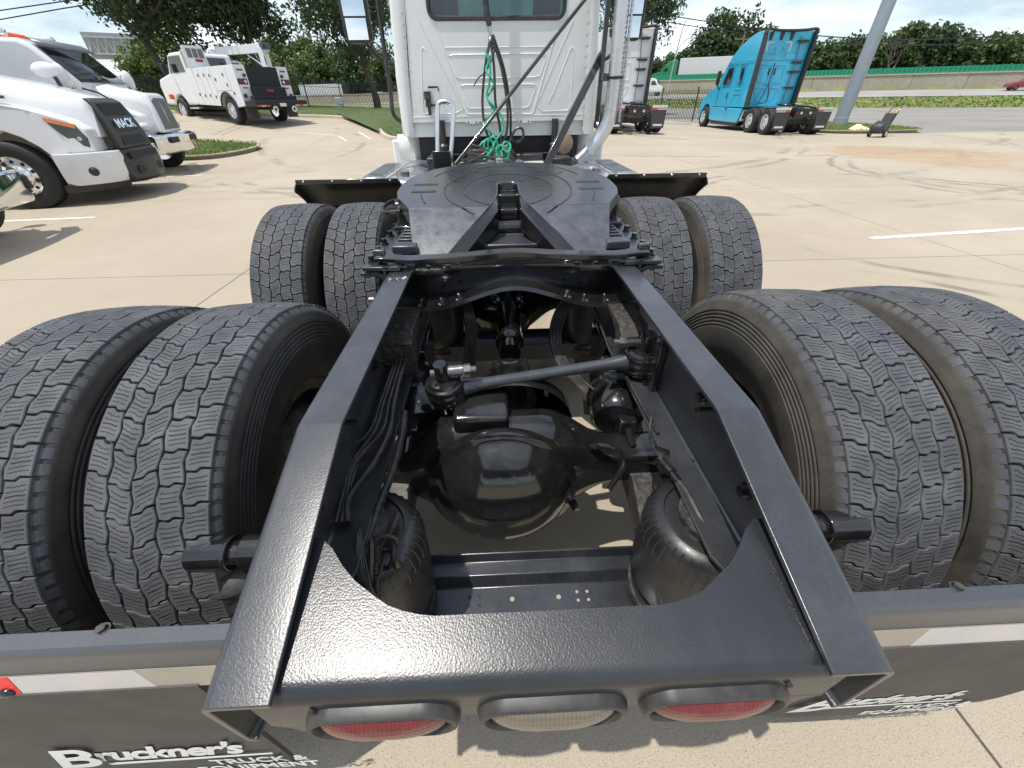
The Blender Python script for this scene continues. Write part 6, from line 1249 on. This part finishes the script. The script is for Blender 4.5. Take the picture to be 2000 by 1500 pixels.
part(ct, 'cart_hose', 'yellow', lambda b: b.tube(spline([(-.1, .6, 1.1), (0, .72, 1.22), (.12, .7, 1.2), (.1, .62, 1.05), (-.05, .68, 1.0), (-.14, .74, 1.14)], 6), .022, 6))
for x in (-.34, .34): wheel(ct, x, -.05, .2, .09, 'hub_white')
sb_ = MB(); rn = random.Random(2)
sb_.grid(lambda a, b: V((17.0+.9*(a-.5), 20.9+.5*(b-.5), .13+.22*math.sin(a*math.pi)*math.sin(b*math.pi)**.6*(1+.3*math.sin(a*7)))), 14, 8); tag(sb_.out('sand_bag', 'straw', smooth=60), 'pale yellow sandbag lying on the grass behind the cart', 'sandbag')
# highway retaining wall with panels and the green barrier on top
wl = thing('retaining_wall', 'long tan concrete retaining wall beside the far highway', 'wall', (0, 0, 0))
n_p = 70
for k in range(n_p):
    q0, q1 = -210+k*7.4, -210+(k+1)*7.4-.06; b = MB(); vs = []
    for q in (q0, q1):
        for s, z in ((107.2, -.4), (107.2, 1.95), (107.7, 1.95), (107.7, -.4)): p = spos(s, q); vs.append((p[0], p[1], tz(*spos(107.2, q))+z))
    b.add(vs, [(0, 1, 5, 4), (1, 2, 6, 5), (2, 3, 7, 6), (3, 0, 4, 7), (0, 3, 2, 1), (4, 5, 6, 7)]); b.out('wall_panel', 'wall_concrete', wl, smooth=0)
b = MB()
for i in range(60):
    vs = []
    for q in (-210+i*8.65, -210+(i+1)*8.65):
        for s, z in ((107.1, 1.955), (107.1, 2.15), (107.8, 2.15), (107.8, 1.955)): p = spos(s, q); vs.append((p[0], p[1], tz(*spos(107.2, q))+z))
    b.add(vs, [(0, 1, 5, 4), (1, 2, 6, 5), (2, 3, 7, 6), (3, 0, 4, 7)])
b.out('wall_cap', 'kerb_stone', wl, smooth=0)
gb = thing('green_barrier', 'green slatted barrier running along the top of the tan wall', 'barrier', (0, 0, 0)); pm = MB(); pm.box(-.28, .28, -.05, .05, 0, .85); pme = pm.mesh('barrier_slat', 'barrier_green', 0)
for k in range(300):
    q = -62+k*.62; p = spos(107.45, q); o = bpy.data.objects.new('barrier_slat', pme); COL.objects.link(o); o.parent = gb; o.location = (p[0], p[1], tz(*p)+2.15); o.rotation_euler = (0, 0, ARZ+.12)
for z in (.15, .7):
    b = MB(); b.tube([(lambda p: V((p[0], p[1], tz(*p)+2.15+z)))(spos(107.55, -62+i*6.2)) for i in range(31)], .12, 4); b.out('barrier_rail', 'barrier_green', gb, smooth=0)
# overhead lines and their poles, far street light, billboard
def pole(label, x, y, h, arm=True):
    p = thing('utility_pole', label, 'pole', (x, y, tz(x, y))); part(p, 'pole_shaft', 'wood_pole', lambda b: b.cyl((0, 0, -.3), (0, 0, h), .16, .11, n=12))
    if arm: part(p, 'cross_arm', 'wood_pole', lambda b: b.box(-1.1, 1.1, -.06, .06, h-.8, h-.65), bevel=.01)
pole('grey wooden utility pole in front of the trees behind the blue truck', 33, 66, 8.0); pole('wooden utility pole far out of sight to the right of the cables', 118, 22, 11, True)
p = thing('street_light', 'thin curved street light among the trees left of the blue truck', 'street light', (33, 90, tz(33, 90)))
part(p, 'light_pole', 'sign_back', lambda b: b.tube(spline([(0, 0, 0), (.2, 0, 5), (.6, 0, 9), (1.0, 0, 10.5)], 5), .09, 8)); part(p, 'light_arm', 'sign_back', lambda b: b.tube(spline([(.4, 0, 6.5), (1.2, 0, 7.6), (2.2, 0, 8.2), (2.8, 0, 8.3)], 5), .06, 6)); part(p, 'light_head', 'trailer_white', lambda b: b.ball((3.0, 0, 8.3), .4, .2, .12))
def cable(label, a, c, sag, r=.022):
    a, c = V(a), V(c); b = MB(); b.tube([a.lerp(c, i/30)-V((0, 0, sag*4*(i/30)*(1-i/30))) for i in range(31)], r, 6); tag(b.out('overhead_cable', 'iron_black'), label, 'cable')
bbd = thing('billboard', 'grey steel billboard frame seen from behind under the big oak', 'billboard', (-44, 63, tz(-44, 63)), math.radians(28))
part(bbd, 'billboard_post', 'sign_back', lambda b: b.cyl((0, 0, 0), (0, 0, 5.2), .3, n=16)); part(bbd, 'billboard_panel', 'sign_back', lambda b: b.box(-3.2, 3.2, -.1, .1, 4.6, 7.0)); part(bbd, 'billboard_truss', 'trailer_white', lambda b: [b.tube([(-3+i*.75, -.4, 5.1), (-2.62+i*.75, -.4, 6.5), (-2.25+i*.75, -.4, 5.1)], .07, 5) for i in range(8)]+[b.box(-3.1, 3.1, -.5, -.35, z, z+.15) for z in (5.0, 6.5)])
ub = thing('utility_box', 'small grey utility box standing on the lawn before the fence', 'box', (-9.64, 30.6, tz(-9.64, 30.6)+.05), .3); part(ub, 'box_post', 'sign_back', lambda b: b.cyl((0, 0, 0), (0, 0, .4), .05, n=8)); part(ub, 'box_housing', 'sign_back', lambda b: b.box(-.22, .22, -.15, .15, .4, .75), bevel=.02)

def wire(label, pts, r=.03):
    b = MB(); b.tube(spline(pts, 10) if len(pts) > 4 else pts, r, 6); tag(b.out('overhead_cable', 'iron_black', smooth=60), label, 'cable')
wire('upper black overhead cable crossing the sky above the blue truck', [(-4, 71, 14), (18.9, 59.6, 9.07), (35.7, 51.4, 6.15), (48.2, 44.9, 5.6), (66, 36, 6.2), (90, 24, 8.5)], .045)
wire('lower black overhead cable crossing the trees behind the blue truck', [(-4, 71, 13.2), (18.9, 59.6, 8.5), (35.7, 51.4, 5.7), (48.2, 44.9, 5.2), (66, 36, 5.8), (90, 24, 8.1)], .04)
wire('upper dark cable in the sky left of the big oak', [(-80, 40, 4.6), (-35.2, 40, 6.99), (-30.4, 40, 7.45), (-12, 40, 9.2)], .035)
wire('lower dark cable in the sky left of the big oak', [(-80, 40, 3.6), (-35.6, 40, 6.51), (-30.7, 40, 7.08), (-12, 40, 9.0)], .035)
# ------------------------------------------------------------------ trees
def leafmat(name, a, b_, c_):
    t, P, nd, ma, rg, nz, mix = nodes(name); geo = nd('ShaderNodeNewGeometry'); pos = geo.outputs['Position']
    c = mix(rg(nz(pos, .55, 3), .35, .65), a, b_); c = mix(ma('MULTIPLY', geo.outputs['Random Per Island'], .55), c, c_)
    t.links.new(c, P.inputs['Base Color']); P.inputs['Roughness'].default_value = .55; P.inputs['Specular IOR Level'].default_value = .3
    tr_ = nd('ShaderNodeBsdfTranslucent'); t.links.new(c, tr_.inputs['Color']); ms = nd('ShaderNodeMixShader'); ms.inputs[0].default_value = .3
    t.links.new(P.outputs[0], ms.inputs[1]); t.links.new(tr_.outputs[0], ms.inputs[2]); t.links.new(ms.outputs[0], t.nodes['Material Output'].inputs['Surface'])
leafmat('leaf_dark', (.034, .066, .024), (.07, .118, .038), (.095, .14, .06)); leafmat('leaf_oak', (.046, .082, .032), (.09, .14, .052), (.12, .165, .08)); leafmat('leaf_mid', (.05, .09, .026), (.085, .14, .04), (.11, .15, .055)); leafmat('leaf_light', (.08, .135, .03), (.13, .19, .045), (.15, .2, .07))
mat('bark', (.09, .075, .06), .9, var=.35, vs=8, bump=.6, bs=20, bd=.02); mat('bark_grey', (.16, .14, .125), .9, var=.3, vs=8)
def tree(name, label, x, y, trunk_h, crown, leafs, n_clump, per, ls, seed, trunk_r=.2, group=None, bark='bark', lean=(0, 0), bare=0):
    rn = random.Random(seed); z0 = tz(x, y)-.1
    t = thing(name, label, 'tree' if 'bush' not in name else 'bush', (x, y, z0), 0, group)
    cx, cy, cz, rx, ry, rz = crown
    tk = MB(); top = V((lean[0], lean[1], trunk_h)); tk.tube(spline([(0, 0, -.2), (lean[0]*.2+.05, lean[1]*.2, trunk_h*.4), top, top+V((cx-top.x, cy-top.y, cz-top.z))*.6], 5), [trunk_r*(1.25-.045*i) for i in range(16)], 10)
    cl = []
    for i in range(n_clump):
        for _ in range(30):
            v = V((rn.uniform(-1, 1), rn.uniform(-1, 1), rn.uniform(-1, 1)))
            if .25 < v.length < 1: break
        v = v*(.55+.45*rn.random()) if v.length < .6 else v
        lump = 1+.18*math.sin(v.x*5+seed)*math.cos(v.y*4+seed*2)+rn.uniform(-.06, .1)
        cl.append(V((cx+v.x*rx*lump, cy+v.y*ry*lump, cz+v.z*rz*lump)))
    for c in rn.sample(cl, min(len(cl), 16)):
        a = top.lerp(V((cx, cy, cz)), rn.uniform(0, .4)); m_ = a.lerp(c, .5)+V((0, 0, -.12*rz)); tk.tube(spline([a, m_, c], 4), [trunk_r*.5*(1-.095*i) for i in range(9)], 6)
    tk.out('trunk', bark, t, smooth=60)
    vs = []; fs = []
    cr_ = rx*ry*rz; csz = (cr_**(1/3))*(.42 if n_clump < 90 else .30)
    for c in cl:
        s = csz*rn.uniform(.6, 1.15)
        for k in range(per):
            d = V((rn.gauss(0, 1), rn.gauss(0, 1), rn.gauss(0, .75))); d = d.normalized()*s*(rn.random()**.45)
            p = c+d; q = ls*rn.uniform(.6, 1.3)
            nrm = (d.normalized()*.5+V((rn.gauss(0, 1), rn.gauss(0, 1), rn.gauss(0, 1)+.6))).normalized(); a = nrm.orthogonal().normalized(); b = nrm.cross(a); th = rn.uniform(0, 6.28); a, b = a*math.cos(th)+b*math.sin(th), b*math.cos(th)-a*math.sin(th)
            o = len(vs); vs += [p-a*q, p-b*q*.55, p+a*q, p+b*q*.55]; fs.append((o, o+1, o+2, o+3))
    if vs:
        me = bpy.data.meshes.new('crown'); me.from_pydata([tuple(p) for p in vs], [], fs); me.materials.append(M[leafs]); o = bpy.data.objects.new('crown', me); COL.objects.link(o); o.parent = t
    return t
tree('oak_tree', 'big spreading dark oak above the service truck with a leaning trunk', -21.5, 34.5, 3.6, (.6, .5, 7.2, 5.4, 5.0, 3.3), 'leaf_oak', 115, 200, .15, 11, .26, lean=(-.9, 0))
tree('oak_tree', 'dark leafy oak whose crown hangs over the crane truck', -17.6, 38.2, 3.4, (.2, 0, 7.0, 3.0, 3.6, 3.0), 'leaf_oak', 60, 180, .15, 12, .24)
tree('oak_tree', 'dark tree by the fence with forked limbs left of the cab', -10.1, 42.6, 2.7, (-.9, 0, 7.6, 3.7, 3.8, 3.5), 'leaf_oak', 75, 180, .15, 13, .24, lean=(-.5, 0))
tree('oak_tree', 'dark tree whose branches show right of the exhaust stack', 13.2, 49.5, 4.5, (.2, 0, 9.4, 3.4, 3.4, 3.9), 'leaf_oak', 60, 170, .16, 14, .22)
tree('leafy_bush', 'pale green bush below the big oak behind the black fence', -27.0, 44, .7, (0, 0, 2.6, 3.6, 2.8, 2.2), 'leaf_light', 55, 150, .17, 19, .1)
tree('leafy_bush', 'green bush between the oak trunk and the service truck', -22.0, 46, .7, (0, 0, 2.2, 3.2, 2.8, 1.9), 'leaf_mid', 50, 150, .17, 20, .1)
# the wood beyond the far highway, tree by tree
row = [(-40, 5, 'leaf_mid'), (-33, 4.6, 'leaf_dark'), (-26, 4, 'leaf_mid'), (-20, 4.2, 'leaf_dark'), (-13, 6, 'leaf_dark'), (-5, 12, 'leaf_dark'), (1, 9, 'leaf_mid'), (5, 7, 'leaf_dark'), (11, 5.7, 'leaf_mid'), (17, 5.8, 'leaf_dark'), (23, 6.4, 'leaf_mid'), (29, 7.8, 'leaf_dark'), (35, 6.8, 'leaf_dark'), (42, 5.4, 'leaf_mid'), (50, 5.2, 'leaf_dark'), (58, 5.4, 'leaf_mid'), (66, 5, 'leaf_dark'), (75, 5.4, 'leaf_mid')]
ordn = ['first', 'second', 'third', 'fourth', 'fifth', 'sixth', 'seventh', 'eighth', 'ninth', 'tenth', 'eleventh', 'twelfth', 'thirteenth', 'fourteenth', 'fifteenth', 'sixteenth', 'seventeenth', 'eighteenth']
for i, (q, h, lf) in enumerate(row):
    rn = random.Random(50+i); x, y = spos(121+rn.uniform(-2, 5), q)
    tree('roadside_tree', '%s tree behind the far highway wall, %s from the cab side' % ('dark green' if lf == 'leaf_dark' else 'mid green', ordn[i]), x, y, h*.2, (0, 0, h*.50, 4.9+rn.uniform(-.4, 1), 4.2, h*.52), lf, 80, 95, .42, 60+i, .25, 'trees behind the highway wall')
for i, (q, h, lf) in enumerate(((-215, 12, 'leaf_mid'), (-195, 13, 'leaf_dark'), (-178, 12, 'leaf_mid'), (-162, 13, 'leaf_dark'), (-147, 17, 'leaf_light'), (-135, 18, 'leaf_light'), (-124, 14, 'leaf_mid'), (-113, 14.5, 'leaf_dark'), (-102, 13, 'leaf_mid'), (-90, 10, 'leaf_mid'), (-77, 11, 'leaf_dark'), (-64, 10, 'leaf_mid'), (-52, 10, 'leaf_dark'))):
    rn = random.Random(90+i); x, y = spos(124+rn.uniform(-2, 3), q)
    tree('roadside_tree', '%s tree behind the far wall at the left, %s from the left' % ({'leaf_light': 'bright green', 'leaf_mid': 'mid green', 'leaf_dark': 'dark green'}[lf], ordn[i]), x, y, h*.2, (0, 0, h*.5, 7.2, 5.4, h*.52), lf, 70, 90, .55, 100+i, .25, 'trees far behind the left fence')
# second row that closes the gaps, read as one mass
vs = []; fs = []; rn = random.Random(77)
for i in range(26000):
    s, q = rn.uniform(130, 146), rn.uniform(-230, 160); x, y = spos(s, q); z = tz(x, y)+rn.uniform(0, 3.4)*(.75+.25*math.sin(q*.31)); p = V((x, y, z)); w = rn.uniform(.4, .8)
    a = V((rn.gauss(0, 1), rn.gauss(0, 1), rn.gauss(0, 1))).normalized(); b = a.orthogonal().normalized(); o = len(vs); vs += [p-a*w, p-b*w*.6, p+a*w, p+b*w*.6]; fs.append((o, o+1, o+2, o+3))
b = MB(); b.add(vs, fs); tag(b.out('far_wood', 'leaf_dark', smooth=0), 'dense dark green wood closing the view behind the highway', 'wood', kind='stuff')
# bare dead tree right of the grey post
dt = thing('dead_tree', 'leafless grey tree among the green ones right of the grey post', 'tree', (0, 0, 0)); p_ = spos(117, 25); dt.location = (p_[0], p_[1], tz(*p_)); rn = random.Random(5); b = MB()
def branch(p, d, l, r, dep):
    e = p+d*l; b.tube([p, p.lerp(e, .5)+V((rn.uniform(-.1, .1)*l, rn.uniform(-.1, .1)*l, 0)), e], [r, r*.8, r*.6], 5)
    if dep:
        for _ in range(3 if dep > 1 else 4): branch(p.lerp(e, rn.uniform(.5, 1)), (d+V((rn.uniform(-.8, .8), rn.uniform(-.8, .8), rn.uniform(-.15, .5)))).normalized(), l*.62, r*.55, dep-1)
for d in ((-.35, 0, 1), (.4, .1, .9), (0, .1, 1)): branch(V((0, 0, 0)), V(d).normalized(), 3.6, .18, 4)
b.out('branches', 'bark_grey', dt, smooth=60)
